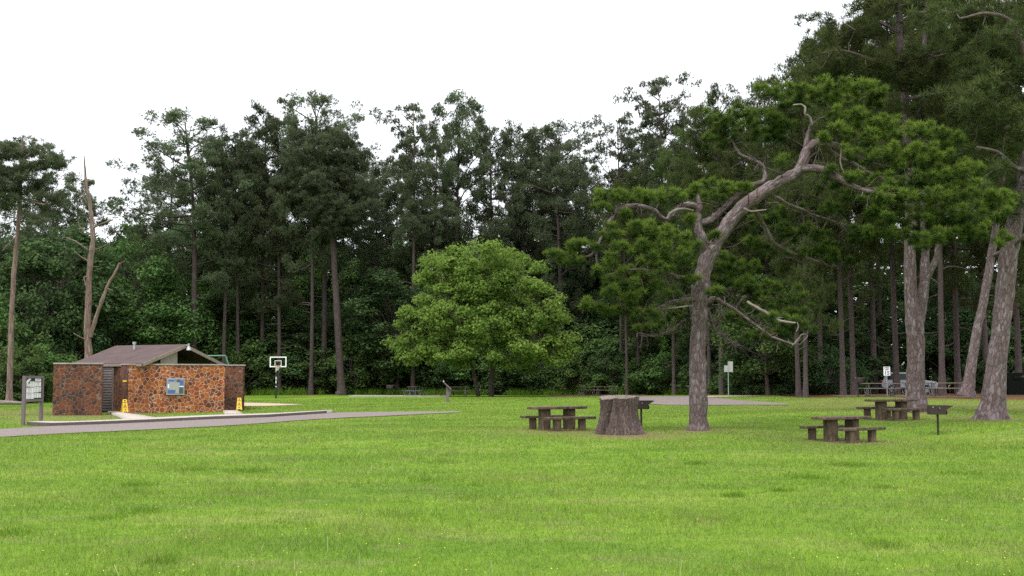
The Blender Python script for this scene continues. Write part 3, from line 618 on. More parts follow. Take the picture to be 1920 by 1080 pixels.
# basketball hoop
hp = gp(517.5, 105); HB = empty('basketball_hoop', hp, 'glass basketball backboard with orange rim on dark pole at the forest edge', 'basketball hoop')
s_ = 105/F; b = MB(); b.cyl((0, 0, -.1), (0, 0, 2.9), .085); b.build('pole', M['black'], HB)
for z_, h__ in ((2.55,.3),(1.85,.26),(1.5,.26),(1.08,.1)):
    b = MB(); b.box((-.0, -.09, z_), (.09, .012, h__)); b.build('pole_sticker', M['white'], HB)
by_, bw, bh = -1.1, 31*s_, 19.5*s_; bz = at(521.5, 678.5, 103.9).z-hp.z; bx_ = at(521.5, 678.5, 103.9).x-hp.x
b = MB(); b.tube([(0, 0, 2.85), (bx_, by_+.08, bz-.1)], .06); b.tube([(0, 0, 2.4), (bx_, by_+.08, bz-.45)], .04); b.build('arm', M['black'], HB)
b = MB()
for z_ in (-1, 1): b.box((bx_, by_, bz+z_*(bh/2-.05)), (bw, .05, .1))
for x_ in (-1, 1): b.box((bx_+x_*(bw/2-.05), by_, bz), (.1, .049, bh-.2))
b.build('backboard_frame', M['white'], HB)
b = MB()
for z_ in (-1, 1): b.box((bx_, by_-.012, bz-.12+z_*.22), (.62, .012, .05))
for x_ in (-1, 1): b.box((bx_+x_*.285, by_-.012, bz-.12), (.05, .012, .39))
b.build('target_square', M['white'], HB)
m, n, bs = newmat('clear_backboard'); bs.inputs['Base Color'].default_value = (.75,.8,.78,1); bs.inputs['Transmission Weight'].default_value = 1; bs.inputs['Roughness'].default_value = .05; bs.inputs['IOR'].default_value = 1.05; M['clear'] = m
b = MB(); b.box((bx_, by_, bz), (bw-.2, .012, bh-.2)); b.build('backboard_glass', M['clear'], HB)
rc = Vector((bx_+.02, by_-.42, bz-.36)); b = MB(); rp = [rc+Vector((.23*math.cos(t), .23*math.sin(t), 0)) for t in np.linspace(0, 2*math.pi, 17)]; b.tube(rp, .022, 6); b.box((rc.x, by_-.1, rc.z), (.3, .18, .1)); b.build('rim', M['red'], HB)
b = MB()
for k in range(12):
    t = k/12*6.283; 
    for dt in (.26, -.26): b.tube([rc+Vector((.22*math.cos(t), .22*math.sin(t), 0)), rc+Vector((.16*math.cos(t+dt), .16*math.sin(t+dt), -.22)), rc+Vector((.12*math.cos(t), .12*math.sin(t), -.42))], .011, 4)
b.build('net', M['net'], HB)

# stone picnic sets: a table and two benches each
def slab_leg(mb, x, w_, d_, h_): mb.box((x, 0, h_/2-.1), (w_, d_, h_+.2), bev=.02)
def stone_table(p, rz, L=1.9):
    o = empty('stone_picnic_table', p, None, 'picnic table', 'stone picnic tables on the lawn', rz)
    b = MB(); b.box((0, 0, .71), (L, .74, .085), bev=.02); b.build('tabletop', M['table'], o)
    for x_ in (-.50, .46):
        b = MB(); slab_leg(b, x_, .28, .34, .666); b.build('pedestal', M['table'], o)
    b = MB(); b.box((0, -.0, -.012), (1.3, .8, .04), bev=.015); b.build('footing', M['mulch'], o)
    return o
def stone_bench(p, rz, L=1.85):
    o = empty('stone_bench', p, None, 'bench', 'stone benches beside the picnic tables', rz)
    b = MB(); b.box((0, 0, .40), (L, .30, .085), bev=.018); b.build('seat', M['table'], o)
    for x_ in (-.52, .45):
        b = MB(); slab_leg(b, x_, .20, .18, .357); b.build('leg', M['table'], o)
    return o
T0 = stone_table(Vector((0, 0, 0)), 0); B0 = stone_bench(Vector((0, 0, 0)), 0); firstT = [T0]; firstB = [B0]
def picnic(px, D, rz, lt, lf, lb):
    p = gp(px, D); p.z += .01
    t = firstT.pop() if firstT else copy_tree(T0); t.location = p; t.rotation_euler.z = rz; t['label'] = lt
    for s, lab in ((-1, lf), (1, lb)):
        q = p+Vector((-math.sin(rz)*.74*s+math.cos(rz)*.02, math.cos(rz)*.74*s, 0)); q.z = tz(q.x, q.y)+.01
        b = firstB.pop() if firstB else copy_tree(B0); b.location = q; b.rotation_euler.z = rz; b['label'] = lab
picnic(1045, 37.6, R(30), 'stone picnic table left of the big tree stump', 'front stone bench of the table beside the stump', 'rear stone bench of the table beside the stump')
picnic(1577, 35.0, R(33), 'reddish-topped stone picnic table nearest the camera on the right', 'front stone bench of the nearest right picnic table', 'rear stone bench of the nearest right picnic table')
picnic(1671, 42.4, R(24), 'dark stone picnic table in front of the forked pine', 'front stone bench of the table by the forked pine', 'rear stone bench of the table by the forked pine')

# pedestal grills
def grill(px, D, rz, label, h=.93, sc=1.0):
    p = gp(px, D); o = empty('park_grill', p, label, 'grill', 'steel pedestal grills', rz)
    b = MB(); b.cyl((0, 0, -.1), (0, 0, h-.27), .035); b.build('post', M['rust'], o)
    b = MB(); L = .42; z0 = h-.28; z1 = h; t = .012
    b.box((-.02, 0, z0), (.50, .36, t)); b.box((-.265, 0, (z0+z1)/2), (t, .36, z1-z0))
    for s in (-1, 1):
        b.poly([(-.27, s*.18, z0), (.20, s*.18, z0), (.23, s*.18, z1-.12), (.42, s*.18, z1-.02), (.42, s*.18, z1), (-.27, s*.18, z1)], t, (0, s, 0))
    b.poly([(.24, -.178, z0), (.24, .178, z0), (.24, .178, z0+.11), (.24, -.178, z0+.11)], t, (1, 0, 0)); b.build('firebox', M['rust'], o)
    b = MB()
    for k in range(14): b.cyl((-.24+.045*k, -.17, z1-.03), (-.24+.045*k, .17, z1-.03), .006, n=5)
    b.build('grate', M['rust'], o)
    b = MB(); b.cyl((0.0, -.17, z1-.06), (0.0, -.26, z1-.10), .012, n=6); b.build('handle', M['steel'], o); b = MB(); b.cyl((-.2, -.18, z1-.05), (-.2, -.21, z1-.05), .02, n=8); b.build('vent_knob', M['steel'], o)
    o.scale = (sc,)*3; return o
grill(1202, 38.6, R(2), 'rusty pedestal grill just behind the big tree stump'); grill(1757, 36.2, R(-3), 'rusty pedestal grill standing alone on the lawn at right')
grill(731, 95, 0, 'small dark pedestal grill left of the far picnic tables', .95); grill(1609, 68, 0, 'dark pedestal grill beside the plank table under the pines', 1.1, 1.1)

# tubular picnic tables
def tube_table(px, D, rz, label, wood, L=1.85, slab=None):
    p = gp(px, D); p.z += .06; o = empty('park_picnic_table', p, label, 'picnic table', 'tube-framed picnic tables at the forest edge', rz)
    b = MB()
    for k in (-1, 0, 1): b.box((0, k*.25, .74), (L, .235, .045), bev=.006)
    b.build('tabletop', wood, o)
    for s in (-1, 1):
        b = MB(); b.box((0, s*.72, .44), (L, .26, .045), bev=.006); b.build('bench_seat', wood, o)
    for x_ in (-L*.33, L*.33):
        b = MB(); arc = [(x_, -.72, .41)]+[(x_, -.72-.10*math.sin(t)*1.2+.25*(t/3.14), .41-.39*(1-math.cos(t))/2) for t in np.linspace(.3, 3.14, 6)]
        b.tube(arc+[(x_, -.2, .02), (x_, .2, .02)]+[(x_, -q[1], q[2]) for q in arc[::-1]], .026, 7)
        b.tube([(x_, -.3, .71), (x_, -.2, .02)], .026, 7); b.tube([(x_, .3, .71), (x_, .2, .02)], .026, 7); b.tube([(x_, -.72, .41), (x_, .72, .41)], .022, 7); b.build('frame', M['tube'], o)
    return o
def pad(cx, cy, lx, ly, rz, h, mat, name, label):
    z = tz(cx, cy); b = MB(); b.box((0, 0, h/2-.15), (lx, ly, h+.3), bev=.01); o = b.build(name, mat); o.location = (cx, cy, z); o.rotation_euler.z = rz
    return tag(o, kind='structure')
g1 = gp(777, 94); pad(g1.x-1.2, g1.y, 8, 3.0, 0, .08, M['conc'], 'pavement', '')
tube_table(777, 94, R(80), 'dark end-on picnic table on slab right of the small far grill', M['brownwood'])
tube_table(858, 92, R(8), 'picnic table with pale tube legs behind the slanted marker post', M['brownwood'])
g1 = gp(1120, 100); pad(g1.x+.6, g1.y, 7.5, 3, 0, .06, M['mulch'], 'pavement', '')
tube_table(1105, 101, R(20), 'dark green far picnic table, left of the pair beyond the stump', M['brownwood']); tube_table(1135, 99, R(-15), 'dark green far picnic table, right of the pair beyond the stump', M['brownwood'])
tube_table(1650, 70, R(-4), 'plank picnic table beside the speed limit sign', M['greywood'], 2.2); tube_table(1724, 69, R(6), 'plank picnic table half hidden behind the forked pine', M['greywood'], 2.2)
tube_table(1775, 65.5, R(-6), 'plank picnic table right of the forked pine on a timber pad', M['greywood'], 2.3)
g1 = gp(1765, 65.2); pad(g1.x, g1.y, 4.8, 3.2, R(-6), .05, M['mulch'], 'pavement', '')
g1 = gp(1665, 71); pad(g1.x, g1.y, 6.5, 3.0, 0, .03, M['mulch'], 'pavement', '')
for (px, D, L_t, rz, lab) in ((1075, 97, 4.0, R(7), 'short brown landscape timber lying left of the far table pair'), (1062, 93, 3.0, R(-6), 'thin weathered timber lying in the grass before the far table pair')):
    p = gp(px, D); b = MB(); b.box((0, 0, .05), (L_t, .15, .14), bev=.02); o = b.build('landscape_timber', M['mulch']); o.location = p; o.rotation_euler.z = rz; tag(o, lab, 'timber')

# slanted wayside marker
p = gp(839, 76); o = empty('wayside_marker', p, 'brown slanted wayside marker post seen edge-on in the lawn', 'marker'); b = MB(); b.box((0, 0, .5), (.19, .14, 1.15), bev=.01); b.build('post', M['purple'], o)
b = MB(); b.box((-.02, 0, 1.12), (.75, .5, .05), ry=R(43), bev=.008); bd = b.build('slanted_panel', M['purple'], o); b = MB(); b.box((-.26, 0, 1.40), (.06, .42, .05), ry=R(43)); b.build('panel_edge', M['white'], bd)
# road signs
p = gp(1366, 76); o = empty('road_sign', p, 'pale back of a stepped metal road sign on thin post', 'road sign'); b = MB(); b.cyl((0, 0, -.1), (0, 0, 2.35), .028, n=8); b.build('post', M['steel'], o)
b = MB(); b.poly([(-.27,-.045,1.68), (.31,-.045,1.68), (.31,-.045,2.38), (-.02,-.045,2.38), (-.02,-.045,2.12), (-.27,-.045,2.12)], .006, (0, -1, 0)); b.build('sign_panel', plain('pale_sign_back', (.36,.36,.36), .6, var=.1), o); b = MB(); b.box((0, -.075, 2.0), (.05, .035, .6)); b.build('bracket', M['steel'], o)
p = gp(1664, 72); o = empty('speed_sign', p, 'white speed limit 15 sign on a thin grey post', 'road sign'); b = MB(); b.cyl((0, .04, -.1), (0, .04, 1.75), .028, n=8); b.build('post', M['steel'], o)
b = MB(); b.box((0, 0, 1.55), (.42, .008, .56), bev=.003); sp_ = b.build('sign_panel', M['white'], o)
text('15', .34, M['ink'], sp_, (0, -.006, 1.43), (R(90), 0, 0)); text('SPEED', .115, M['ink'], sp_, (0, -.006, 1.76), (R(90), 0, 0)); text('LIMIT', .115, M['ink'], sp_, (0, -.006, 1.65), (R(90), 0, 0))

# parked car
p = gp(1707, 86); CAR = empty('parked_suv', p, 'silver-white sport utility car parked under the pines behind the forked trunk', 'car', rz=R(-24)); CAR.scale = (.86, .86, .93)
prof = [(-2.25,.45),(-2.3,.75),(-2.28,1.0),(-2.18,1.1),(-1.95,1.62),(-1.75,1.72),(.25,1.74),(.45,1.68),(1.15,1.12),(2.0,1.02),(2.25,.9),(2.32,.7),(2.3,.42)]
b = MB(); vs = [(x, -.88, z) for x, z in prof]; b.poly(vs, 1.76, (0, 1, 0)); bmesh.ops.bevel(b.b, geom=[e for e in b.b.edges if abs(e.verts[0].co.y-e.verts[1].co.y) < .01], offset=.06, segments=3, affect='EDGES'); b.build('body', M['carwhite'], CAR)
for s in (-1, 1):
    for i_, q in enumerate(([(-1.85,1.14),(-1.05,1.14),(-1.05,1.62),(-1.72,1.62)], [(-.98,1.14),(-.1,1.14),(-.1,1.62),(-.98,1.62)], [(-.03,1.14),(.95,1.14),(.42,1.60),(.25,1.63),(-.03,1.63)])):
        b = MB(); b.poly([(x, s*.895, z) for x, z in q], .008, (0, -s, 0)); b.build('side_window', M['glassdark'], CAR)
    b = MB(); b.box((.75, s*.98, 1.15), (.12, .18, .14), bev=.03); b.build('wing_mirror', M['carwhite'], CAR)
    b = MB(); b.box((2.2, s*.66, .82), (.24, .36, .15), bev=.03); b.build('headlight', M['white'], CAR)
    b = MB(); b.box((-2.24, s*.74, .95), (.12, .2, .22), bev=.02); b.build('tail_light', M['red'], CAR)
    for x_ in (-1.42, 1.42):
        b = MB(); b.cyl((x_, s*.72, .36), (x_, s*.93, .36), .37, n=28); wh = b.build('wheel', M['tyre'], CAR); b = MB(); b.cyl((x_, s*.925, .36), (x_, s*.945, .36), .22, n=20)
        b.build('rim', M['steel'], wh)
b = MB(); b.poly([(1.12,-.72,1.16),(1.12,.72,1.16),(.52,.66,1.64),(.52,-.66,1.64)], .012, (.6, 0, .5)); b.build('windscreen', M['glassdark'], CAR)
b = MB(); b.box((2.29, 0, .72), (.08, .8, .2), bev=.02); b.build('grille', M['black'], CAR); b = MB(); b.box((2.26, 0, .46), (.2, 1.7, .18), bev=.04); b.box((-2.26, 0, .5), (.2, 1.7, .2), bev=.04); b.build('bumper', M['black'], CAR)
# rubbish container
p = gp(1899, 73); o = empty('rubbish_container', p, 'dark steel rubbish container behind the thick leaning pine at right', 'bin', rz=R(8)); b = MB(); b.box((0, 0, .55), (1.1, .9, 1.15), bev=.03); b.build('body', M['bin'], o)
b = MB(); b.poly([(-.55,-.45,1.14),(-.55,.45,1.14),(-.35,.45,1.4),(-.35,-.45,1.4)], .9, (1, 0, 0)); b.build('lid', M['bin'], o); b = MB(); b.cyl((-.3, -.48, 1.0), (.3, -.48, 1.0), .02); b.build('handle', M['bin'], o)

# ------------------------------------------------------------------ trees: the big leaning pine in front
def tree_root(px, D, label, cat='tree', name='pine_tree', group=None):
    return empty(name, gp(px, D), label, cat, group)
def pxpath(pts, D0, root):
    """pts: (px, py, depth offset, width in px)"""
    P = [at(a, b, D0+d)-root.location for a, b, d, w_ in pts]; r_ = [.45*w_/ppm(D0+d) for a, b, d, w_ in pts]
    q, r2 = smooth_path(P, r_, 4); j = RNG.normal(size=q.shape)*np.clip(r2, .01, .07)[:, None]*.16; j[0] = 0; return q+j, r2*(1+.035*np.abs(RNG.normal(size=len(r2))))
def puffs(blobs, D0, root, seed, dens=1.0, pr=.30, nn=70, L=.20, wd=.014, limbs=None, T=None):
    """blobs (px, py, dd, rx_px, ry_px[, tone]) -> needle pompoms, each on a twig that grows from the nearest limb or earlier pompom"""
    global RNG
    RNG = np.random.default_rng(seed); C = []; Dd = []; TT = []
    nodes = np.zeros((20000, 3)); LP = np.concatenate(limbs)[::2]; nn0 = len(LP); nodes[:nn0] = LP; cnt = nn0
    jobs = []
    for bl in blobs:
        px, py, dd, rx, ry = bl[:5]; tone = bl[5] if len(bl) > 5 else .5
        c = np.array(at(px, py, D0+dd)-root.location); s = ppm(D0+dd); rx /= s; ry /= s; rd = min(rx, 1.5)
        n_ = max(4, int(dens*3.4*rx*(ry+.15)/(pr*pr)))
        q = unit(RNG.normal(size=(n_, 3)))*RNG.random((n_, 1))**.42*np.array([rx*1.12, rd, ry*1.15]); tilt = RNG.normal()*.18; q[:, 2] += tilt*q[:, 0]
        for k in range(n_): jobs.append((c+q[k], tone+.22*q[k][2]/max(ry, .1)+RNG.normal()*.17, pr*RNG.uniform(.55, 1.25)))  # upper pompoms of a blob tinted lighter, painting light from above
    d0 = np.array([((LP-j[0])**2).sum(1).min() for j in jobs])
    for ji in np.argsort(d0):
        pc, tn, rr = jobs[ji]; dist = ((nodes[:cnt]-pc)**2).sum(1); i_ = int(np.argmin(dist)); a_ = nodes[i_]; dl = math.sqrt(dist[i_])
        if dl < 2.5:
            mid = (a_+pc)/2+RNG.normal(size=3)*.12*dl+np.array([0, 0, -.06*dl]); r_ = .022 if i_ < nn0 else .012
            T.add([a_, mid, pc], [r_*min(1.6, .6+dl), r_*.8, .006], 4)
        nodes[cnt] = pc; cnt += 1; m_ = int(nn*(rr/pr)**1.3)
        v = unit(unit(RNG.normal(size=(m_, 3)))+np.array([0, 0, .35])); C.append(pc+v*np.array([1.15, 1.15, .85])*rr*.42*RNG.random((m_, 1))); Dd.append(unit(v+np.array([0, 0, .15]))); TT.append(np.full(m_, tn-.12)+.30*v[:, 2])  # top light painted in: needles lighter on top of each pompom, darker beneath
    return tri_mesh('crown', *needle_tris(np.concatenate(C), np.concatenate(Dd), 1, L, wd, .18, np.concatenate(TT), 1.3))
D0 = 36.5; root = tree_root(1310, D0, 'old leaning pine with twisting bare limbs arching over the lawn', name='pine_tree'); T = Tubes()
RNG = np.random.default_rng(3)
limbdefs = [
 ([(1310,812,0,42),(1309,790,0,37),(1309,740,0,35),(1309,660,0,33),(1312,590,0,34),(1313,545,0,34),(1321,500,.0,32),(1339,462,0,30),(1366,418,0,29),(1400,382,0,29),(1427,362,.1,28),(1465,340,.1,27),(1496,322,.1,28),(1508,300,.1,26),(1511,284,.2,24),(1531,268,.2,24),(1560,271,.2,20),(1590,285,.3,15),(1640,308,.3,10),(1700,318,.2,6)], 14, True),
 ([(1325,468,0,28),(1317,448,-.1,25),(1309,430,-.1,22),(1309,405,-.1,17),(1311,384,-.1,14),(1308,366,0,8)], 10, 0),
 ([(1310,418,-.1,16),(1325,415,.2,17),(1345,403,.5,17),(1368,379,.8,16),(1390,360,1.,15),(1412,346,1.2,14),(1432,338,1.3,12),(1433,318,1.4,9),(1424,305,1.4,8),(1392,291,1.5,7),(1376,270,1.5,5),(1374,254,1.5,3)], 8, 0),
 ([(1311,390,-.1,15),(1295,383,-.2,14),(1277,387,-.4,13),(1262,401,-.5,12),(1250,413,-.6,12),(1237,406,-.7,12),(1226,394,-.8,12),(1208,388,-.9,12),(1182,386,-1.,11),(1164,391,-1.,11),(1150,404,-1.1,11),(1139,424,-1.2,11),(1127,448,-1.3,10),(1118,467,-1.3,8),(1108,479,-1.3,6),(1085,483,-1.3,4),(1058,487,-1.3,2.5)], 8, 0),
 ([(1123,455,-1.3,7),(1118,480,-1.4,6),(1122,500,-1.4,4),(1130,512,-1.4,3)], 6, 0),
 ([(1500,318,.1,20),(1531,315,-.3,18),(1560,326,-.6,16),(1587,343,-.9,14),(1612,355,-1.1,12),(1641,362,-1.3,9),(1680,366,-1.5,6)], 8, 0),
 ([(1535,268,.2,16),(1555,283,.9,15),(1580,300,1.3,13),(1610,312,1.7,11),(1640,330,2.,8),(1690,345,2.2,5)], 8, 0),
 ([(1511,286,.2,15),(1513,262,.2,12),(1516,246,.2,9),(1522,232,.1,7)], 8, 0),
 ([(1409,384,.1,14),(1420,402,.8,13),(1436,430,1.4,12),(1450,455,1.8,11),(1475,470,2.2,9),(1510,482,2.5,7),(1560,500,2.8,4)], 7, 0),
 ([(1440,360,.1,12),(1470,380,.9,10),(1500,392,1.4,8),(1540,408,1.8,6),(1590,424,2,4)], 6, 0),
 ([(1322,568,0,15),(1340,560,-.1,12),(1366,573,.2,9),(1392,590,.3,8),(1420,612,.3,7),(1450,632,.2,6),(1478,643,.1,5),(1500,646,0,3)], 8, 0),
 ([(1325,575,0,12),(1332,598,.2,9),(1340,618,.4,8),(1362,634,.6,6),(1385,648,.7,4)], 7, 0),
 ([(1318,552,0,14),(1345,540,.8,12),(1380,545,1.4,9),(1420,556,1.9,7),(1470,560,2.2,4)], 6, 0),
 ([(1306,560,0,12),(1280,562,-.5,10),(1255,568,-.9,8),(1230,580,-1.2,6),(1206,584,-1.4,4)], 6, 0),
 ([(1308,530,0,13),(1275,520,-.8,11),(1240,510,-1.4,9),(1190,505,-1.8,6),(1140,515,-2.,4)], 6, 0),
 ([(1308,600,0,10),(1285,600,.8,9),(1262,618,1.2,7),(1230,630,1.4,5),(1195,624,1.6,3)], 6, 0)]
LMB = []
for pts, sides, fl_ in limbdefs:
    pp, rr = pxpath(pts, D0, root); LMB.append(pp); rr = rr*(np.interp(np.arange(len(rr)), [0, 30, 46, 60], [1, 1, .86, .8]) if fl_ else .84)
    T.add(pp, rr*(1+.05*RNG.normal(size=len(rr))), 20 if fl_ else sides, .03, flare=(.14, .4, 1.) if fl_ else None)
for k in range(260):                                 # short dead twigs on the limbs
    l = LMB[random.Random(k).choice([0,2,3,5,8,9,10,11,12,13,14,15])]; i_ = random.Random(k*7).randrange(3, len(l)); a_ = l[i_]; d = unit(RNG.normal(size=3)+np.array([0, 0, -.1])); l_ = RNG.uniform(.2, .9); m_ = a_+d*l_*.5+RNG.normal(size=3)*.07; e_ = a_+d*l_+RNG.normal(size=3)*.14
    T.add([a_, m_, e_], [.016, .010, .004], 4); T.add([m_, m_+(e_-m_)*.5+RNG.normal(size=3)*.1, m_+(e_-m_)*.9+RNG.normal(size=3)*.22], [.008, .006, .003], 3)
blobs = [ # clusters of foliage; low tones paint shade on rear and lower ones
 (1470,300,-.6,14,8,.5),(1400,352,-.8,12,7,.5),(1290,410,-.8,16,8,.5),(1340,440,-.8,14,8,.45),(1545,262,-.6,22,10,.5),(1600,330,-1.2,20,10,.5),(1560,318,-.9,14,7,.45),(1175,400,-1.3,16,8,.5),(1300,525,-.9,20,9,.5),(1335,545,-.8,20,9,.45),(1440,592,-1.2,16,8,.45),(1445,168,1.2,32,12),(1480,172,.6,38,15),(1530,165,.2,42,16,.6),(1580,170,.1,44,18,.6),(1630,172,.2,28,17,.6),(1640,190,.5,22,16),(1560,190,1.2,50,12,.35),(1500,190,1.5,40,10,.35),
 (1350,225,1.8,34,18,.4),(1395,215,1.6,40,18,.5),(1440,222,1.2,34,20,.5),(1380,250,2,40,16,.3),(1345,262,2.2,28,16,.3),(1430,255,2,36,16,.3),(1470,240,1.5,26,16,.3),
 (1580,215,0,34,14,.6),(1620,225,-.2,40,16,.6),(1660,232,-.3,42,16,.65),(1590,250,-.4,38,13,.6),(1640,258,-.6,44,15,.6),(1700,244,-.4,44,16,.65),(1745,252,-.2,40,18,.6),(1780,262,0,28,20,.5),
 (1605,290,-.8,34,12,.5),(1660,285,-.8,48,15,.6),(1715,285,-.8,44,16,.55),(1690,310,-.8,48,14,.5),(1745,300,-.4,40,16,.5),(1770,330,-.4,44,20,.6),(1810,322,-.2,36,20,.6),(1730,335,-.8,46,16,.5),(1680,345,-1.,44,16,.45),
 (1650,375,-1.2,44,18,.5),(1700,372,-1.2,44,18,.45),(1745,372,-1,44,20,.5),(1800,360,-.6,44,18,.6),(1850,372,-.4,34,20,.6),(1880,378,-.2,30,20,.6),(1840,400,-.4,44,20,.55),(1780,402,-.7,44,20,.45),(1720,408,-1,44,20,.4),(1660,405,-1.2,36,18,.45),
 (1690,440,-1.,40,16,.5),(1740,450,-1,38,16,.55),(1760,434,-.8,34,16,.55),(1820,436,-.6,36,16,.5),(1860,444,-.4,30,16,.55),(1640,430,-1,24,16,.4),
 (1145,360,-1.,28,14,.6),(1180,368,-1.,34,13,.6),(1225,365,-.8,36,13,.6),(1262,368,-.6,26,11,.55),(1130,385,-1.2,20,12,.5),(1305,358,0,24,12,.55),(1340,354,.6,34,12,.6),(1372,352,.9,22,12,.6),(1330,372,.6,26,8,.4),
 (1150,440,-1.6,30,18,.5),(1195,428,-1.6,34,18,.6),(1240,440,-1.4,36,20,.6),(1282,452,-1.2,30,20,.55),(1210,465,-1.6,44,18,.5),(1165,470,-1.8,34,16,.5),(1265,482,-1.3,40,16,.5),(1230,495,-1.6,44,14,.5),
 (1060,468,-1.5,26,12,.5),(1095,462,-1.5,26,12,.5),(1080,486,-1.4,30,10,.45),(1040,484,-1.3,20,9,.45),
 (1130,505,-1.8,26,14,.5),(1165,520,-1.8,36,16,.5),(1210,530,-1.7,40,16,.45),(1140,545,-1.8,32,14,.5),(1180,555,-1.7,36,14,.45),(1240,548,-1.2,36,12,.4),(1110,572,-1.6,22,10,.5),(1150,580,-1.5,30,12,.45),(1200,590,-1.3,34,12,.4),(1260,590,.5,34,12,.35),(1225,612,1.,34,10,.35),(1290,575,.8,30,12,.35),
 (1330,500,.8,30,16,.5),(1365,492,1,34,16,.5),(1395,505,1.2,28,16,.45),(1345,530,1.,36,14,.35),(1395,535,1.2,38,14,.35),(1440,545,1.5,36,16,.4),(1480,560,1.6,32,18,.35),(1420,575,1,38,12,.3),(1460,600,.5,34,12,.35),(1500,610,.6,28,14,.35),(1380,600,1.2,30,10,.3),(1440,628,.6,40,9,.3),(1500,585,1.5,26,12,.35),
 (1440,420,2,36,14,.3),(1490,440,2.3,38,14,.3),(1540,445,2.5,38,14,.3),(1500,470,2.6,40,12,.3),(1560,480,2.8,38,14,.3),(1470,400,1.8,36,12,.3),(1540,395,2,40,12,.3),(1600,440,2.2,34,14,.3),(1420,465,2.2,30,12,.3),(1560,340,1.6,36,14,.3),(1600,370,1.2,34,14,.35)]
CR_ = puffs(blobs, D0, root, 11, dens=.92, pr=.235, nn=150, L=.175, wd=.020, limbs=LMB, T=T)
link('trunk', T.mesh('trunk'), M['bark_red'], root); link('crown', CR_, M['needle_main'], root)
for pts in ([(1402,566,-.6,6),(1420,577,-.9,6),(1440,588,-1.1,6),(1462,601,-1.2,5.5),(1491,606,-1.3,4)], [(1493,622,-1.3,2),(1497,612,-1.3,3),(1494,604,-1.3,3)], [(1486,648,-1.3,4),(1493,640,-1.3,4),(1503,628,-1.4,3),(1512,626,-1.4,1.5)], [(1522,234,.0,6),(1519,220,-.1,5.5),(1509,213,-.2,5),(1510,203,-.2,5),(1502,196,-.2,4),(1486,197,-.3,3)],
            [(1577,279,-.3,3),(1576,305,-.5,3.5),(1582,322,-.6,3),(1597,337,-.7,2)], [(1395,391,-.3,5),(1410,396,-.5,4),(1437,393,-.6,2)], [(1300,395,-.5,4),(1280,391,-.7,5),(1262,396,-.8,7),(1250,410,-.8,6)], [(1300,573,-.5,4),(1270,576,-.9,3),(1222,581,-1.2,2)]):
    pp, rr = pxpath(pts, D0, root); TD = Tubes(); TD.add(pp, rr, 6, .04); link('dead_branch', TD.mesh('dead_branch'), M['dead'], root)

# right-hand near trees
def custom_tree(px, D, label, limbs, blobs, mat_b, mat_n, seed, name='pine_tree', flare=(.35,.6,0), sides=18, **kw):
    global RNG
    root = tree_root(px, D, label, name=name); T = Tubes(); RNG = np.random.default_rng(seed); LM = []
    for k, pts in enumerate(limbs):
        pp, rr = pxpath(pts, D, root); LM.append(pp); T.add(pp, rr*(1+.03*RNG.normal(size=len(rr))), sides if k == 0 else 9, .025, flare=flare if k == 0 else None)
    if blobs:
        cr = puffs(blobs, D, root, seed+1, limbs=LM, T=T, **kw); link('crown', cr, mat_n, root)
    link('trunk', T.mesh('trunk'), mat_b, root); return root
far_kw = dict(pr=.34, nn=60, L=.27, wd=.026)
rb_ = random.Random(5)
def cloud(boxes, n, dd, rx=(34, 60), ry=(14, 24), tone=(.2, .6)):
    o = []
    for (x0, y0, x1, y1), k in zip(boxes, n):
        for _ in range(k): o.append((rb_.uniform(x0, x1), rb_.uniform(y0, y1), rb_.uniform(*dd), rb_.uniform(*rx), rb_.uniform(*ry), rb_.uniform(*tone)))
    return o
custom_tree(1713, 45, 'thick pine forking low into two trunks behind a stone table',
  [[(1716,778,0,44),(1717,760,0,40),(1716,700,0,34),(1717,640,0,36),(1714,600,0,36),(1709,560,0,26),(1706,500,0,24),(1707,440,0,22),(1706,330,0,19),(1700,240,0,17),(1694,150,.1,15),(1687,60,.1,13),(1682,-40,.2,10),(1676,-140,.3,6)],
   [(1719,615,0,24),(1727,580,0,22),(1733,530,0,20),(1735,480,.2,17),(1733,400,.3,16),(1729,300,.3,14),(1727,210,.4,12),(1731,120,.5,11),(1736,30,.6,8),(1740,-60,.6,5)],
   [(1734,530,0,16),(1746,505,-.2,13),(1755,485,-.3,12),(1760,455,-.4,9),(1775,420,-.6,6)],
   [(1690,124,.1,9),(1670,125,-.5,7),(1630,110,-1.2,6),(1580,95,-1.5,4),(1540,100,-1.6,2)], [(1700,185,0,8),(1720,182,-.6,7),(1740,172,-.8,4)], [(1692,120,.1,8),(1715,115,1,7),(1770,92,2,5),(1830,80,2.6,3)],
   [(1700,240,0,8),(1660,250,1,6),(1610,262,1.6,4),(1570,250,2,2)], [(1688,60,0,9),(1640,40,.8,7),(1590,45,1.2,4)], [(1688,40,0,9),(1740,20,-1,7),(1800,25,-1.5,4)], [(1728,260,.3,8),(1780,240,1.3,6),(1840,235,2,4)], [(1706,335,0,8),(1660,330,1.3,6),(1600,345,2,3)]],
  cloud([(1540,40,1680,130),(1600,-60,1800,30),(1700,60,1860,200),(1560,180,1680,260),(1740,200,1860,300),(1580,290,1700,380),(1600,100,1760,180)], [20,20,22,9,12,9,8], (-1.5, 3)),
  M['bark_red'], M['needle_r'], 21, dens=1.0, **far_kw)
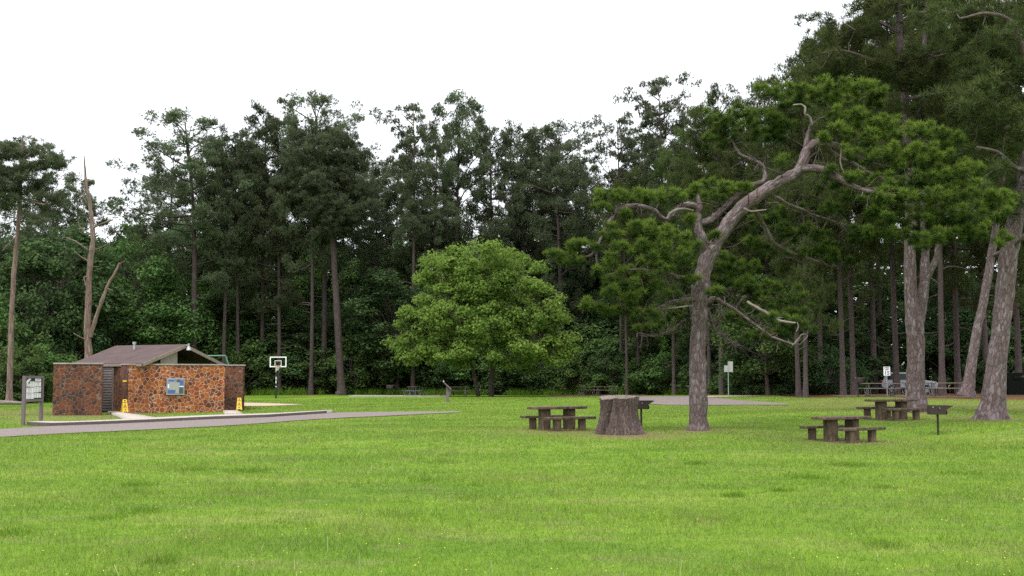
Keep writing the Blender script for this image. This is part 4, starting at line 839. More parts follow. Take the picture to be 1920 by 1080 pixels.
custom_tree(1862, 41, 'thickest pine leaning right at the right edge of the lawn',
  [[(1859,792,0,50),(1861,775,0,46),(1864,735,0,42),(1868,690,0,39),(1874,640,0,37),(1880,585,0,36),(1886,530,0,36),(1892,474,0,35),(1904,411,0,32),(1916,355,0,30),(1931,285,0,27),(1946,200,0,24),(1956,100,0,20),(1962,0,0,16),(1966,-120,0,10),(1968,-220,0,5)],
   [(1924,320,0,12),(1900,312,-.8,9),(1870,285,-1.5,7),(1830,275,-1.8,4)], [(1945,200,0,16),(1925,120,-.7,13),(1905,60,-1.2,12),(1890,35,-1.5,9),(1850,25,-1.8,7),(1800,35,-2,4)], [(1940,225,0,12),(1900,170,1,9),(1850,120,1.6,7),(1790,100,2,5),(1740,110,2.2,3)],
   [(1896,462,0,9),(1912,450,-.6,8),(1925,436,-.8,6),(1945,420,-1,4)], [(1905,400,0,10),(1870,395,1.3,7),(1830,380,2,4)], [(1950,180,0,12),(2010,140,.5,9),(2070,120,1,5)], [(1960,40,0,12),(1900,-30,0,8),(1840,-60,0,4)]],
  cloud([(1730,20,1930,120),(1760,120,1930,230),(1800,240,1930,330),(1940,60,2090,220),(1850,-130,2080,0),(1820,330,1940,400)], [30,26,16,16,22,8], (-2, 3)),
  M['bark_red'], M['needle_r'], 31, dens=1.0, flare=(.5,.55,.5), **far_kw)
custom_tree(1813, 62, 'slender reddish pine leaning right just left of the thickest pine',
  [[(1812,742,0,26),(1815,722,0,22),(1822,680,0,20),(1832,622,0,18),(1845,560,0,17),(1857,490,0,16),(1868,420,0,14),(1880,320,0,12),(1890,200,0,10),(1896,80,0,7),(1900,0,0,4)],
   [(1860,480,0,8),(1880,470,-.8,6),(1895,462,-1.2,4)], [(1870,400,0,7),(1840,380,1,5),(1810,372,2,3)]],
  cloud([(1820,60,1940,200),(1800,200,1930,420)], [22,26], (-2, 3), (30, 55), (13, 22)),
  M['bark_red'], M['needle_r'], 41, dens=1.0, **far_kw)

# left: half-bare pine, dead tree, dark tall trunk
custom_tree(20, 85, 'tall pine with pale stripped trunk at the far left',
  [[(17,760,0,13),(19,700,0,11.5),(21,620,0,10.5),(24,550,0,10),(29,480,0,9.5),(34,430,0,8.5),(37,380,0,8),(38,340,0,8),(40,290,0,6),(42,262,0,3)],
   [(36,372,0,4),(60,378,-1,3),(85,384,-1.4,2)], [(36,330,0,4),(70,305,1,3),(100,300,1.3,2)], [(37,350,0,4),(5,340,1,3),(-25,335,1.5,2)], [(39,300,0,3),(15,280,-1,3),(-5,275,-1.3,2)], [(39,300,0,3),(65,282,.3,3),(80,280,.6,2)], [(34,410,0,3),(10,405,1,2),(-10,398,1.3,1.5)], [(33,440,0,3),(5,470,-.6,1.5)]],
  cloud([(-20,262,80,300),(-30,300,60,350),(60,292,122,318),(-30,340,30,400),(40,330,110,400),(60,400,120,420)], [26,24,14,18,16,4], (-2, 2), (16, 28), (7, 12), (.1, .5)),
  M['bark_pale'], M['needle'], 51, sides=10, dens=1.2, pr=.42, nn=44, L=.34, wd=.05)
r_ = tree_root(165, 84, 'dead bare tree with a forked pale trunk behind the restroom', name='dead_tree'); T = Tubes(); RNG = np.random.default_rng(4)
for k, pts in enumerate([[(165,740,0,17),(166,670,0,15),(164,620,0,14),(166,560,0,12),(168,500,0,11.5),(174,450,0,10),(172,410,0,8.5),(167,370,0,7),(161,340,0,5),(159,310,0,3.5),(158,292,0,1.5)],
    [(169,632,0,9),(180,595,0,8),(191,565,-.2,7.5),(203,533,-.3,6.5),(216,512,-.4,5.5),(224,492,-.4,3)],
    [(173,428,0,4),(190,420,-.5,4),(212,412,-.8,3)], [(168,472,0,4),(155,462,-.8,3.5),(140,452,-1,3),(118,444,-1.2,1.5)], [(170,470,0,3),(185,466,.6,3),(200,458,.8,1.5)], [(167,490,0,3),(150,480,0,2),(140,470,0,1)], [(163,380,0,2.5),(155,370,0,2),(152,358,0,1)], [(160,345,0,2),(150,338,0,1)],
    [(168,520,0,3.5),(158,520,-.3,3),(160,535,-.4,1.5)], [(168,500,0,2.5),(185,500,0,1)], [(165,640,0,4),(150,632,-.5,3),(138,625,-.6,1.5)], [(172,440,0,2.5),(150,425,0,2),(146,405,0,1)], [(200,540,-.3,3),(212,545,-.6,1)], [(224,495,-.4,3),(236,488,-.5,1)]]):
    pp, rr = pxpath(pts, 84, r_); T.add(pp, rr*(1+.05*RNG.normal(size=len(rr))), 12 if k < 2 else 5, .04)
link('trunk', T.mesh('trunk'), M['bark_pale'], r_)
custom_tree(640, 110, 'pine with one long straight dark-red trunk rising clear at the forest edge',
  [[(640,740,0,18),(640,730,0,15),(636,660,0,14.5),(632,580,0,13.5),(627,500,0,12.5),(623,430,0,11.5),(620,360,0,9),(616,300,0,7),(612,262,0,4)],
   [(624,452,0,3),(632,447,-.6,2.5),(641,442,-.8,1.5)], [(620,380,0,4),(660,350,-.6,3),(690,345,-1,2)], [(620,390,0,4),(580,350,.4,3),(550,330,.8,2)], [(618,330,0,4),(650,305,.4,3),(670,300,.8,2)], [(618,330,0,4),(590,300,.4,3),(570,290,.8,2)]],
  cloud([(545,285,680,330),(540,330,690,375),(580,365,690,410),(590,400,660,440),(590,250,650,290)], [32,36,26,14,14], (-2.5, 2.5), (20, 34), (8, 14), (.1, .55)),
  M['bark_far'], M['needle'], 61, sides=12, dens=1.2, pr=.42, nn=44, L=.34, wd=.05)

# ------------------------------------------------------------------ forest: shared tree shapes, one object tree each
K = dict(clus=6, tuft=50, flat=.66, wd=.05, L=.32)
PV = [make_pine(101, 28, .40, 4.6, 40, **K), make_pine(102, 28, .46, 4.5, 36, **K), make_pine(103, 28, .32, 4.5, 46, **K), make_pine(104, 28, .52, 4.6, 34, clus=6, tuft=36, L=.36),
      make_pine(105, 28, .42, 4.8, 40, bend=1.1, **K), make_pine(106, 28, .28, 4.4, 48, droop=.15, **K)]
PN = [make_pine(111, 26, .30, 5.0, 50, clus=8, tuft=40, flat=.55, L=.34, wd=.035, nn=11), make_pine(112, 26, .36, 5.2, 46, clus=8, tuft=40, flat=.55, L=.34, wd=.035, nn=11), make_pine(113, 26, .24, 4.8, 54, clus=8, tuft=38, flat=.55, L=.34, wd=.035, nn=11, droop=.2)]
LV = [make_leafy(201, 13, 4.6, .58, .42, 80, 150, .17, 1.3), make_leafy(202, 15, 4.2, .58, .42, 80, 150, .17, 1.3), make_leafy(203, 11, 4.8, .55, .45, 80, 150, .17, 1.4)]
SV = [make_leafy(211, 4.2, 2.6, .46, .52, 34, 150, .12, .75, .55, .07, 3), make_leafy(212, 3.4, 2.9, .44, .54, 34, 150, .12, .75, .55, .07, 3), make_leafy(213, 5.2, 2.4, .48, .50, 40, 150, .12, .8, .6, .08, 3)]
def place(var, name, p, sxy, sz, rz, label, cat, group, mt, mcn, parts=('trunk', 'crown')):
    o = empty(name, p, label, cat, group, rz); o.scale = (sxy, sxy, sz)
    for me, pn_, mm in ((var[0], parts[0], mt), (var[1], parts[1], mcn)):
        c = bpy.data.objects.new(pn_, me); COL.objects.link(c)
        if not me.materials: me.materials.append(mm)
        c.material_slots[0].link = 'OBJECT'; c.material_slots[0].material = mm; c.parent = o
    return o
def pine(px, D, top, wpx, v, label, rz=None, near=False, group=None):
    p = gp(px, D); p.z -= .1; var = (PN if near else PV)[v]; H = at(px, top, D).z-p.z; sz = H/var[2]/1.02; sxy = wpx/ppm(D)/2/var[3]
    sxy = max(sz*.6, min(sxy, sz*1.7))
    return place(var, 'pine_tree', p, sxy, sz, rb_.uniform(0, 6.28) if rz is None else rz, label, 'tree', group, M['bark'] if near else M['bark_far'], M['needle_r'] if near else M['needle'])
FRONT = [(362,112,207,200,0,'broad round-topped pine directly above the restroom roof'),(418,113,232,120,4,'pine with a slightly leaning trunk right of the broad round-topped pine'),(445,114,250,110,1,'slim pine squeezed between the round-topped pine and its taller right neighbour'),
 (490,116,190,120,5,'pointed pine left of the tallest pair over the basketball hoop'),(523,114,225,115,2,'pine rising straight above the basketball hoop'),(583,112,200,120,1,'pine whose trunk stands just left of the long bare reddish trunk'),(607,115,165,170,0,'tallest rounded pine crown left of the sky gap'),
 (700,121,290,120,4,'lower pine in the dip right of the long bare trunk'),(774,112,181,112,3,'airy pine with see-through crown left of the centre'),(850,117,164,125,2,'tall dense pine crown left of the frame centre'),(815,122,230,110,5,'dark pine tucked behind the tall dense central crown'),
 (922,118,205,120,1,'pine with bare mid trunk showing against the sky above the lime tree'),(985,120,225,110,4,'pine right of the bare mid trunk above the lime tree'),(1052,117,217,150,0,'wide domed pine left of the gap near the leaning pine'),(1010,123,240,110,2,'darker pine behind the wide domed pine'),(1088,121,290,90,5,'low pine in the gap right of the wide domed pine'),
 (1165,112,205,110,3,'thin pine left of the ivy-clad pine'),(1245,106,130,135,3,'airy tall pine with ivy on its trunk behind the leaning pine'),(1300,108,200,100,4,'pine filling the space right of the ivy-clad pine'),(1205,116,250,110,5,'shorter pine below the ivy-clad pine crown'),
 (95,112,330,110,2,'dark lower pine right of the stripped left pine'),(-40,105,300,150,0,'pine crown cut by the left edge of the frame'),(270,120,400,90,5,'short pine in the open dip left of the restroom pines')]
for px, D, top, wpx, v, lab in FRONT: pine(px, D, top, wpx, v, lab)
NEARP = [(1353,88,155,105,0,'pine behind the stepped road sign'),(1331,92,190,100,1,'dark pine trunk right beside the leaning pine trunk'),(1264,97,260,110,2,'pine left of the leaning pine trunk at the road bend'),(1176,104,330,100,1,'slanting thin pine above the road behind the stump'),(1197,107,300,90,2,'straight thin pine above the road behind the stump'),
 (1497,74,118,135,1,'stout pine at the lawn edge left of the nearest right table'),(1511,72,150,80,2,'thin companion pine touching the stout lawn-edge pine'),(1581,75,40,110,0,'thin pine left of the wide-based pine by the far grill'),(1601,76,25,150,1,'wide-based pine beside the far dark grill'),(1682,79,-40,150,0,'dark pine between the speed sign and the parked car'),
 (1767,71,-60,150,1,'straight pine rising behind the timber pad table'),(1797,80,-40,140,2,'thin pine behind the right end of the timber pad table'),(1912,74,-80,170,0,'pine trunk at the right frame edge beside the rubbish container'),(1440,92,125,130,2,'pine filling the sky right of the stepped road sign'),
 (1540,88,70,130,2,'pine behind the gap between the lawn-edge trunks'),(1640,90,0,140,2,'deep-shade pine behind the speed limit sign'),(1730,92,-30,150,0,'deep-shade pine behind the parked car'),(1850,90,-40,150,1,'deep-shade pine behind the slender leaning pine'),(1400,98,200,120,0,'pine deep behind the leaning pine lower limbs'),(2000,70,-60,170,2,'pine just past the right frame edge')]
for px, D, top, wpx, v, lab in NEARP: pine(px, D, top, wpx, v, lab, near=True)
# ivy on the airy tall pine
p = gp(1245, 106); RNG = np.random.default_rng(77); n_ = 2600; z_ = RNG.uniform(2, 19, n_); t_ = RNG.uniform(0, 6.28, n_); rr = .25+.22*RNG.random(n_)
V, t = leaf_quads(np.stack([rr*np.cos(t_), rr*np.sin(t_), z_], -1), np.stack([np.cos(t_), np.sin(t_), .5+0*t_], -1)+RNG.normal(size=(n_, 3))*.4, .13, RNG.uniform(.2, .9, n_)); o = link('ivy_vine', quad_mesh('ivy_vine', V, t), M['ivy']); o.location = p; tag(o, 'green ivy climbing the trunk of the airy tall pine', 'ivy')
# unnamed fill: deep pines, broadleaf trees and shrubs
k = 0
for px in range(-180, 1500, 62):
    k += 1; D = 128+rb_.uniform(-4, 14); top = rb_.uniform(255, 340) if not 130 < px < 260 and not 80 > px > -400 else rb_.uniform(420, 470)
    if 860 < px < 960 or 1090 < px < 1150: top = rb_.uniform(380, 430)
    pine(px+rb_.uniform(-14, 14), D, top, rb_.uniform(90, 125), k % 6, 'dark pine deep in the forest, its crown merging with its neighbours', group='deep forest pines')
for px in range(1380, 2150, 70):
    k += 1; pine(px+rb_.uniform(-14, 14), 102+rb_.uniform(-4, 12), rb_.uniform(60, 240) if px > 1480 else 230, rb_.uniform(120, 160), k % 6, 'dark pine deep in the forest, its crown merging with its neighbours', group='deep forest pines')
def broad(px, D, H, wm, v, label, group=None, mat='leaf_dark', rz=None):
    p = gp(px, D); p.z -= .1; var = LV[v]; return place(var, 'broadleaf_tree', p, wm/2/var[3], H/var[2], rb_.uniform(0, 6.28) if rz is None else rz, label, 'tree', group, M['bark_dark'], M[mat])
for px, D, H, wm, v, lab, mat in ((105,106,17,10,1,'mid-green leafy tree left of the dead tree','leaf_dark'),(225,112,16,11,0,'yellow-green leafy tree between the dead tree and the round-topped pine','leaf_bush'),(300,114,13,10,2,'yellow-green leafy tree over the restroom roof','leaf_bush'),(745,114,13,10,1,'dark drooping leafy tree left of the lime tree','leaf_dark'),(1440,80,9,7,2,'green leafy sapling hanging behind the leaning pine limbs','leaf_bush'),(55,102,14,9,2,'dark leafy tree behind the stripped left pine','leaf_dark')):
    broad(px, D, H, wm, v, lab, None, mat)
for i_, px in enumerate(range(-200, 1420, 52)):
    for row, (D, H) in enumerate(((121, 10), (129, 17))):
        broad(px+rb_.uniform(-20, 20)+row*26, D+rb_.uniform(-2, 3), H*rb_.uniform(.8, 1.2), rb_.uniform(8, 11), rb_.randrange(3), 'dark leafy understory tree merging into the forest wall', 'understory trees in the forest wall', 'leaf_dark' if rb_.random() < .7 else 'leaf_bush')
for i_, px in enumerate(range(1360, 2200, 60)):
    if 1655 < px < 1775: continue
    for row, (D, H) in enumerate(((100, 8), (112, 12))):
        broad(px+rb_.uniform(-20, 20), D+rb_.uniform(-3, 4), H*rb_.uniform(.8, 1.2), rb_.uniform(8, 11), rb_.randrange(3), 'dark leafy understory tree merging into the forest wall', 'understory trees in the forest wall')
def shrub(px, D, sc, v, mat='leaf_bush'):
    p = gp(px, D); p.z -= .1; var = SV[v]; return place(var, 'shrub', p, sc*rb_.uniform(.85, 1.2), sc*rb_.uniform(.8, 1.25), rb_.uniform(0, 6.28), 'leafy green shrub in the thicket along the forest edge', 'shrub', 'thicket shrubs along the forest edge', M['bark_dark'], M[mat], ('stem', 'foliage'))
for px in range(-120, 1400, 34):
    D = float(np.interp(px, EDGE_PX, EDGE_D)); shrub(px+rb_.uniform(-12, 12), D+3+rb_.uniform(0, 2.5), rb_.uniform(.75, 1.15), rb_.randrange(3), 'leaf_bush' if rb_.random() < .75 else 'leaf_dark')
for px in range(-100, 1400, 46):
    D = float(np.interp(px, EDGE_PX, EDGE_D)); shrub(px+rb_.uniform(-14, 14), D+6.5+rb_.uniform(0, 2), rb_.uniform(1.2, 1.7), rb_.randrange(3), 'leaf_bush' if rb_.random() < .5 else 'leaf_dark')
for px in range(1395, 2150, 40):
    if 1655 < px < 1775: continue
    shrub(px+rb_.uniform(-12, 12), 92+rb_.uniform(-3, 4), rb_.uniform(.8, 1.4), rb_.randrange(3), 'leaf_dark')
for px in (1410, 1440, 1470, 1540, 1560): shrub(px, 84+rb_.uniform(-2, 3), rb_.uniform(.9, 1.15), rb_.randrange(3), 'leaf_dark')

# the lime-green spreading tree: its own shape
def lime_tree():
    D = 95.; r_ = tree_root(905, D, 'wide bright lime-green leafy tree with two thin trunks at the lawn edge', name='broadleaf_tree'); global RNG
    RNG = np.random.default_rng(9); rs = random.Random(9); T = Tubes(); LM = []
    for pts in ([(921,744,0,12),(921,720,0,10),(923,690,0,9),(924,650,0,8),(920,600,.4,6),(910,550,.6,4),(905,500,.6,2)], [(897,744,0,9),(892,715,-.3,8),(886,690,-.5,7),(878,650,-.8,6),(865,600,-1,5),(850,550,-1.2,3)], [(924,665,0,6),(960,630,-.6,5),(1000,600,-1,3),(1030,590,-1.2,2)], [(880,655,-.8,5),(840,640,-1.5,4),(790,625,-2,3),(765,620,-2,2)], [(922,620,0,5),(960,560,1,4),(980,520,1.4,2)], [(890,640,0,5),(860,600,2,4),(820,560,3,2)], [(926,650,0,5),(980,650,2,4),(1030,640,3,2)]):
        pp, rr = pxpath(pts, D, r_); T.add(pp, rr, 8, .03); LM.append(pp)
    LP = np.concatenate(LM); C = []; NN = []; TT = []
    lobes = [(905,480,60,24),(865,495,55,26),(945,490,50,24),(820,505,40,22),(790,520,34,14),(985,520,34,20),(905,530,100,34),(850,560,80,34),(960,560,80,34),(1020,560,36,22),(800,580,44,26),(770,610,34,20),(1030,600,34,24),(905,600,120,36),(840,630,70,30),(780,650,42,22),(990,630,70,34),(1040,645,34,24),(905,652,110,22),(760,672,26,14),(835,670,60,18),(980,672,70,18),(1045,672,26,14),(745,640,20,10),(1058,655,16,10),(870,466,30,10),(812,486,20,8),(1000,500,18,8),(1064,640,12,10),(930,462,22,8),(1010,540,26,12)]
    for (px, py, rx, ry) in lobes:
        s = ppm(D); nb = max(4, int(rx*ry/80))
        for _ in range(nb):
            th = rs.uniform(0, 6.28); rad_ = rs.random()**.5; dep = (1-rad_*rad_)**.5
            ex = min(1, max(.25, 1-abs(px-905)/190)); dd = -rs.choice((1, 1, 1, -1))*rs.uniform(.3, 1)*(5.5*ex)
            c = np.array(at(px+rx*rad_*math.cos(th), py+ry*rad_*math.sin(th), D+dd)-r_.location)
            n_ = int(rs.uniform(90, 170)); b = rs.uniform(.45, 1.15); v = unit(RNG.normal(size=(n_, 3)))*RNG.random((n_, 1))**.4*np.array([b, b, b*.55]); v[:, 2] -= .2*(v[:, 0]**2+v[:, 1]**2)/b
            C.append(c+v); NN.append(unit(v)*.7+np.array([0, -.2, .55])+RNG.normal(size=(n_, 3))*.55); TT.append(np.full(n_, rs.gauss(.5, .17))+RNG.normal(size=n_)*.15)
            i_ = int(np.argmin(((LP-c)**2).sum(1)+RNG.random(len(LP))*3)); a_ = LP[i_]; T.add([a_, (a_+c)/2+RNG.normal(size=3)*.15, c], [.035, .025, .012], 4)
    V, t = leaf_quads(np.concatenate(C), np.concatenate(NN), .13, np.concatenate(TT)); link('trunk', T.mesh('trunk'), M['bark_dark'], r_); link('crown', quad_mesh('crown', V, t), M['leaf_lime'], r_)
lime_tree()

# far mass of the wood beyond the rows of trees
RNG = np.random.default_rng(15); C = []; NN = []; TT = []
for k in range(1150):
    x_ = RNG.uniform(-95, 105); y_ = RNG.uniform(138, 160) if x_ < 35 else RNG.uniform(118, 150); zc_ = RNG.uniform(.5, 18)
    n_ = 60; v_ = unit(RNG.normal(size=(n_, 3)))*RNG.random((n_, 1))**.4*np.array([3.2, 3.2, 1.8]); C.append(np.array([x_, y_, zc_+.5])+v_); NN.append(unit(v_)*.5+np.array([0, -.3, .7])+RNG.normal(size=(n_, 3))*.4); TT.append(np.full(n_, RNG.uniform(.1, .6))+RNG.normal(size=n_)*.1)
V, t = leaf_quads(np.concatenate(C), np.concatenate(NN), .62, np.concatenate(TT)); tag(link('far_wood', quad_mesh('far_wood', V, t), M['leaf_dark']), 'dark mass of undergrowth deep behind the forest trunks', 'wood', kind='stuff')

# ------------------------------------------------------------------ stump
RNG = np.random.default_rng(5); D = 35.6; p = gp(1160, D); SR = empty('tree_stump', p, 'big weathered tree stump with a cleft left side between table and pine', 'stump')
nt_, nz_ = 160, 44; th = np.arange(nt_)/nt_*2*math.pi; Rb = .58; V = np.zeros((nz_, nt_, 3)); tt = np.linspace(0, 1, nz_)
front = -math.pi/2
def ad(a, b): return np.abs((a-b+math.pi) % (2*math.pi)-math.pi)
for i_, t in enumerate(tt):
    r = Rb*(.95+.36*(1-t)**3+.03*math.sin(t*7)); rr = r*(1+.04*np.sin(th*5+t*1.2+.6)+.035*np.abs(np.sin(th*6+t*1.5))+.035*np.abs(np.sin(th*10.5+t*2+1))+.022*np.sin(th*23-t*2)+.018*np.sin(th*41+t*6)+.012*RNG.normal(size=nt_))
    rr *= 1+.30*(1-t)**6*np.exp(-(ad(th, -.25)/.35)**2)
    cl = front-.62-.28*(1-t)                                # cleft runs down and left
    rr *= 1-(.72*(.35+.65*t))*np.exp(-(ad(th, cl)/.16)**2)
    rr *= 1+.06*np.exp(-(ad(th, cl+.28)/.14)**2)
    top = 1.17-.10*np.exp(-(ad(th, front-1.1)/.5)**2)-.06*np.exp(-(ad(th, front+.2)/.75)**2)+.006*RNG.normal(size=nt_)*(t > .9)+.03*np.exp(-(ad(th, math.pi/2)/1.)**2)
    V[i_, :, 0] = rr*np.cos(th); V[i_, :, 1] = rr*np.sin(th)*.95; V[i_, :, 2] = -.12+(top+.12)*t
i, j = np.meshgrid(np.arange(nz_-1), np.arange(nt_), indexing='ij'); j2 = (j+1) % nt_; q = np.stack([i*nt_+j, i*nt_+j2, (i+1)*nt_+j2, (i+1)*nt_+j], -1).reshape(-1, 4)
u0 = j/nt_*3.6; u1 = (j+1)/nt_*3.6; v0 = i/nz_*1.2; v1 = (i+1)/nz_*1.2; U = np.stack([u0, v0, u1, v0, u1, v1, u0, v1], -1).reshape(-1, 4, 2)
M['stump'] = bark('stump_bark', [(.06,.05,.047),(.10,.083,.078),(.17,.15,.15),(.11,.065,.052)], 26, 4.5, 1.0, .04)
link('bark_side', np_mesh('bark_side', V.reshape(-1, 3), q, uv=U, smooth=True), M['stump'], SR)
M['cut'] = plain('weathered_cut_wood', (.24,.20,.165), .85, var=.3, scale=9, bmp=.4); cap = [V[-1]]; 
for f_, dz in ((.9, -.02), (.7, -.05), (.4, -.07), (.1, -.08)): c_ = V[-1].copy(); c_[:, :2] *= f_; c_[:, 2] = c_[:, 2]*f_+(1.1)*(1-f_)+dz*(1+.4*RNG.normal(size=nt_)*f_); cap.append(c_)
cv = np.array(cap); i, j = np.meshgrid(np.arange(4), np.arange(nt_), indexing='ij'); j2 = (j+1) % nt_
link('cut_top', np_mesh('cut_top', cv.reshape(-1, 3), np.stack([i*nt_+j, i*nt_+j2, (i+1)*nt_+j2, (i+1)*nt_+j], -1).reshape(-1, 4), smooth=True), M['cut'], SR)
KEEP.append(np.array([(p.x+.7*math.cos(a), p.y+.66*math.sin(a)) for a in np.linspace(0, 6.1, 14)])); KEEP.append(np.array([(p.x+.55+.55*math.cos(a), p.y-.75+.22*math.sin(a)) for a in np.linspace(0, 6.1, 14)]))
# fallen log at left
p = gp(8, 84); lg = Tubes(); RNG = np.random.default_rng(6); lg.add([(-2.2, 0, .12), (-.8, .1, .2), (.8, 0, .16), (1.6, .1, .1)], [.16, .17, .14, .09], 10, .05); o = link('fallen_log', lg.mesh('fallen_log'), M['dead']); o.location = p; tag(o, 'grey fallen log on the grass at the far left edge', 'log')

# ------------------------------------------------------------------ grass blades
def inside(x, y, poly):
    c = np.zeros(len(x), bool); n_ = len(poly); j = n_-1
    for i in range(n_):
        xi, yi = poly[i]; xj, yj = poly[j]; s = ((yi > y) != (yj > y)) & (x < (xj-xi)*(y-yi)/(yj-yi+1e-12)+xi); c ^= s; j = i
    return c
RNG = np.random.default_rng(12)
Ng = 820000; g_ = .42; uu = RNG.random(Ng); a_, b_ = 9.5**g_, 88.**g_; D = (a_+(b_-a_)*uu)**(1/g_); X = (RNG.random(Ng)*2-1)*(.53*D+1.2)
lit, dry = zones(X, D); keep = RNG.random(Ng) > np.clip(lit*1.1+dry*.85, 0, 1)
for pl in KEEP: keep &= ~inside(X, D, pl)
X, D, dry = X[keep], D[keep], dry[keep]; n_ = len(X)
tall = 1+.7*np.clip(fbm(X, D, 1.1, 8), 0, 1.5)+.6*np.clip(fbm(X, D, 3.5, 18)-.15, 0, 1.5); h = (.034+.045*RNG.random(n_)**2)*tall*(1-.5*dry)*np.where(D < 40, 1, .8); big_ = RNG.random(n_) < .004; h = np.where(big_, h*2.4, h)
wd = .0052*(D/11)**.95*np.where(big_, .7, 1); ang_ = RNG.random(n_)*6.283; ln = RNG.normal(size=(n_, 2))*.5
Zg = terr(X, D); base_ = np.stack([X, D, Zg-.004], -1); side = np.stack([np.cos(ang_), np.sin(ang_), 0*ang_], -1)*wd[:, None]*.5
tip = base_+np.stack([ln[:, 0]*h, ln[:, 1]*h, h], -1); V = np.stack([base_-side, base_+side, tip], 1).reshape(-1, 3)
tint = np.repeat(np.clip(.45+RNG.normal(size=n_)*.22+.25*dry, 0, 1), 3)
m = bpy.data.materials.new('grass_blades'); m.use_nodes = True; n = m.node_tree; n.nodes.clear(); gc, _ = grass_colour(n)
o_ = N(n, 'ShaderNodeOutputMaterial'); di = N(n, 'ShaderNodeBsdfDiffuse'); tr_ = N(n, 'ShaderNodeBsdfTranslucent'); mi = N(n, 'ShaderNodeMixShader'); mi.inputs[0].default_value = .35
ta = N(n, 'ShaderNodeAttribute', attribute_name='tint'); c = mixc(n, ramp_(n, ta.outputs['Fac'], [(.0, (0,0,0)), (.5, (.25,)*3), (1, (1,1,1))]), gc, (.30,.33,.13)); c = mixc(n, 1., c, ramp_(n, ta.outputs['Fac'], [(0, (.72,.78,.7)), (.6, (1.12,1.1,1.1))]), 'MULTIPLY')
gm_ = np_mesh('grass', V, np.arange(len(V)).reshape(-1, 3), tint=tint); a_ = gm_.attributes.new('dry', 'FLOAT', 'POINT'); a_.data.foreach_set('value', np.repeat(dry, 3).astype(np.float32))
da = N(n, 'ShaderNodeAttribute', attribute_name='dry'); c = mixc(n, da.outputs['Fac'], c, GRASS['dry'])
n.links.new(c, di.inputs[0]); n.links.new(c, tr_.inputs[0]); n.links.new(di.outputs[0], mi.inputs[1]); n.links.new(tr_.outputs[0], mi.inputs[2]); n.links.new(mi.outputs[0], o_.inputs[0])
tag(link('grass', gm_, m), 'bright green mown grass covering the lawn', 'grass', kind='stuff')
# rough grass and weeds at the foot of the thicket
n_ = 60000; px_ = RNG.uniform(-150, 1450, n_); e_ = np.interp(px_, EDGE_PX, EDGE_D); D = e_+RNG.uniform(.5, 6, n_); X = (px_-960)/F*D; clump = fbm(X, D, .5, 21) > -.1; X, D = X[clump], D[clump]; n_ = len(X)
Zg = terr(X, D); h = .25+.55*RNG.random(n_); ang_ = RNG.random(n_)*6.283; ln = RNG.normal(size=(n_, 2))*.35; b_ = np.stack([X, D, Zg], -1); side = np.stack([np.cos(ang_), np.sin(ang_), 0*ang_], -1)*.03
V = np.stack([b_-side, b_+side, b_+np.stack([ln[:, 0]*h, ln[:, 1]*h, h], -1)], 1).reshape(-1, 3); M['weed'] = leaf('weed_blades', (.07,.15,.02), (.14,.27,.035), .35, 0)
tag(link('tall_weeds', np_mesh('tall_weeds', V, np.arange(len(V)).reshape(-1, 3), tint=np.repeat(RNG.random(n_), 3)), M['weed']), 'tall weeds growing at the foot of the thicket', 'weeds', kind='stuff')
n_ = 7000; ci = RNG.integers(0, 34, n_); cd = 10.5+RNG.random(34)**1.1*16; cx_ = (RNG.random(34)*2-1)*.5*cd; cd[:5] = [12.4, 11.4, 11.6, 11.3, 12.0]; cx_[:5] = [-3.75, -3.9, -3.4, -4.4, 2.6]
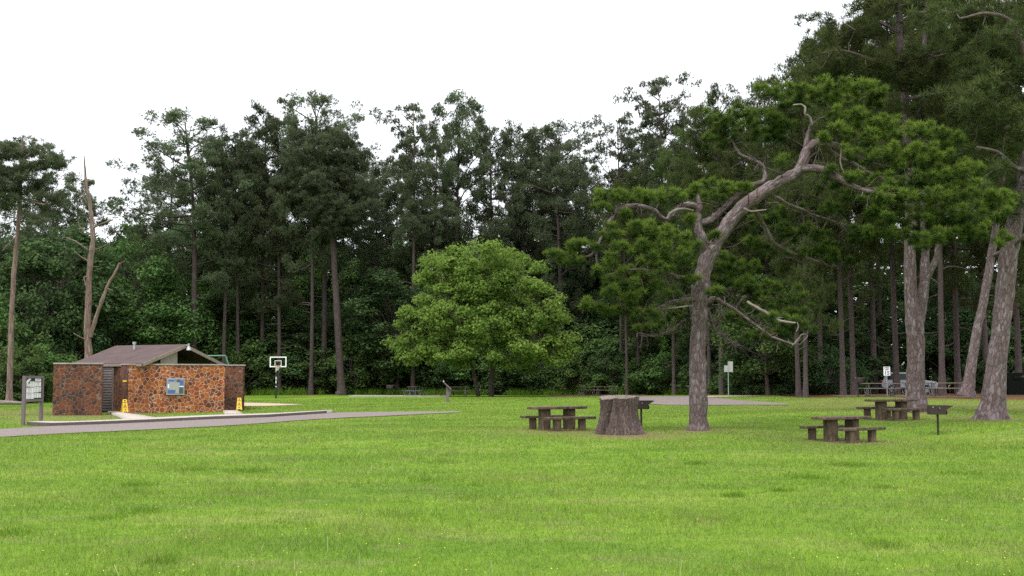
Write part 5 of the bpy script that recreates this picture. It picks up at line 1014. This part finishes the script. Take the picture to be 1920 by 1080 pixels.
cs_ = RNG.uniform(.10, .42, 34); ch_ = RNG.uniform(.06, .13, 34); X = cx_[ci]+RNG.normal(size=n_)*cs_[ci]; D = cd[ci]+RNG.normal(size=n_)*cs_[ci]; h = ch_[ci]*RNG.uniform(.5, 1.2, n_); ang_ = RNG.random(n_)*6.283; ln = RNG.normal(size=(n_, 2))*.45
b_ = np.stack([X, D, terr(X, D)-.003], -1); side = np.stack([np.cos(ang_), np.sin(ang_), 0*ang_], -1)*.0035*(D/11)[:, None]
V = np.stack([b_-side, b_+side, b_+np.stack([ln[:, 0]*h, ln[:, 1]*h, h], -1)], 1).reshape(-1, 3); M['tuft'] = leaf('lush_tuft_blades', (.075,.175,.016), (.14,.25,.028), .4, 0)
tag(link('grass_tufts', np_mesh('grass_tufts', V, np.arange(len(V)).reshape(-1, 3), tint=np.repeat(RNG.random(n_), 3)), M['tuft']), 'darker lush tufts of longer grass in the near lawn', 'grass', kind='stuff')
n_ = 260; D = 10.5+RNG.random(n_)**1.3*26; X = (RNG.random(n_)*2-1)*.5*D; h = RNG.uniform(.09, .20, n_); ang_ = RNG.random(n_)*6.283; ln = RNG.normal(size=(n_, 2))*.3
b_ = np.stack([X, D, terr(X, D)], -1); side = np.stack([np.cos(ang_), np.sin(ang_), 0*ang_], -1)*.003; tp_ = b_+np.stack([ln[:, 0]*h, ln[:, 1]*h, h], -1)
V = np.stack([b_-side, b_+side, tp_+side, tp_-side], 1).reshape(-1, 3); M['stalk'] = leaf('pale_seed_stalks', (.22,.22,.10), (.42,.40,.24), .2, 0)
tag(link('seed_stalks', quad_mesh('seed_stalks', V, np.repeat(RNG.random(n_), 4)), M['stalk']), 'thin pale seed stalks standing above the lawn', 'grass', kind='stuff')
# tiny yellow flowers
n_ = 600; D = 10+RNG.random(n_)**1.4*24; X = (RNG.random(n_)*2-1)*.5*D; Zg = terr(X, D)+RNG.uniform(.05, .10, n_)
V, t = leaf_quads(np.stack([X, D, Zg], -1), np.array([[0, -.5, .8]])+RNG.normal(size=(n_, 3))*.2, .008, RNG.random(n_)); M['flower'] = leaf('yellow_petals', (.7,.6,.05), (.8,.75,.25), .2, 0)
tag(link('lawn_flowers', quad_mesh('lawn_flowers', V, t), M['flower']), 'tiny yellow flowers scattered in the lawn', 'flowers', kind='stuff')
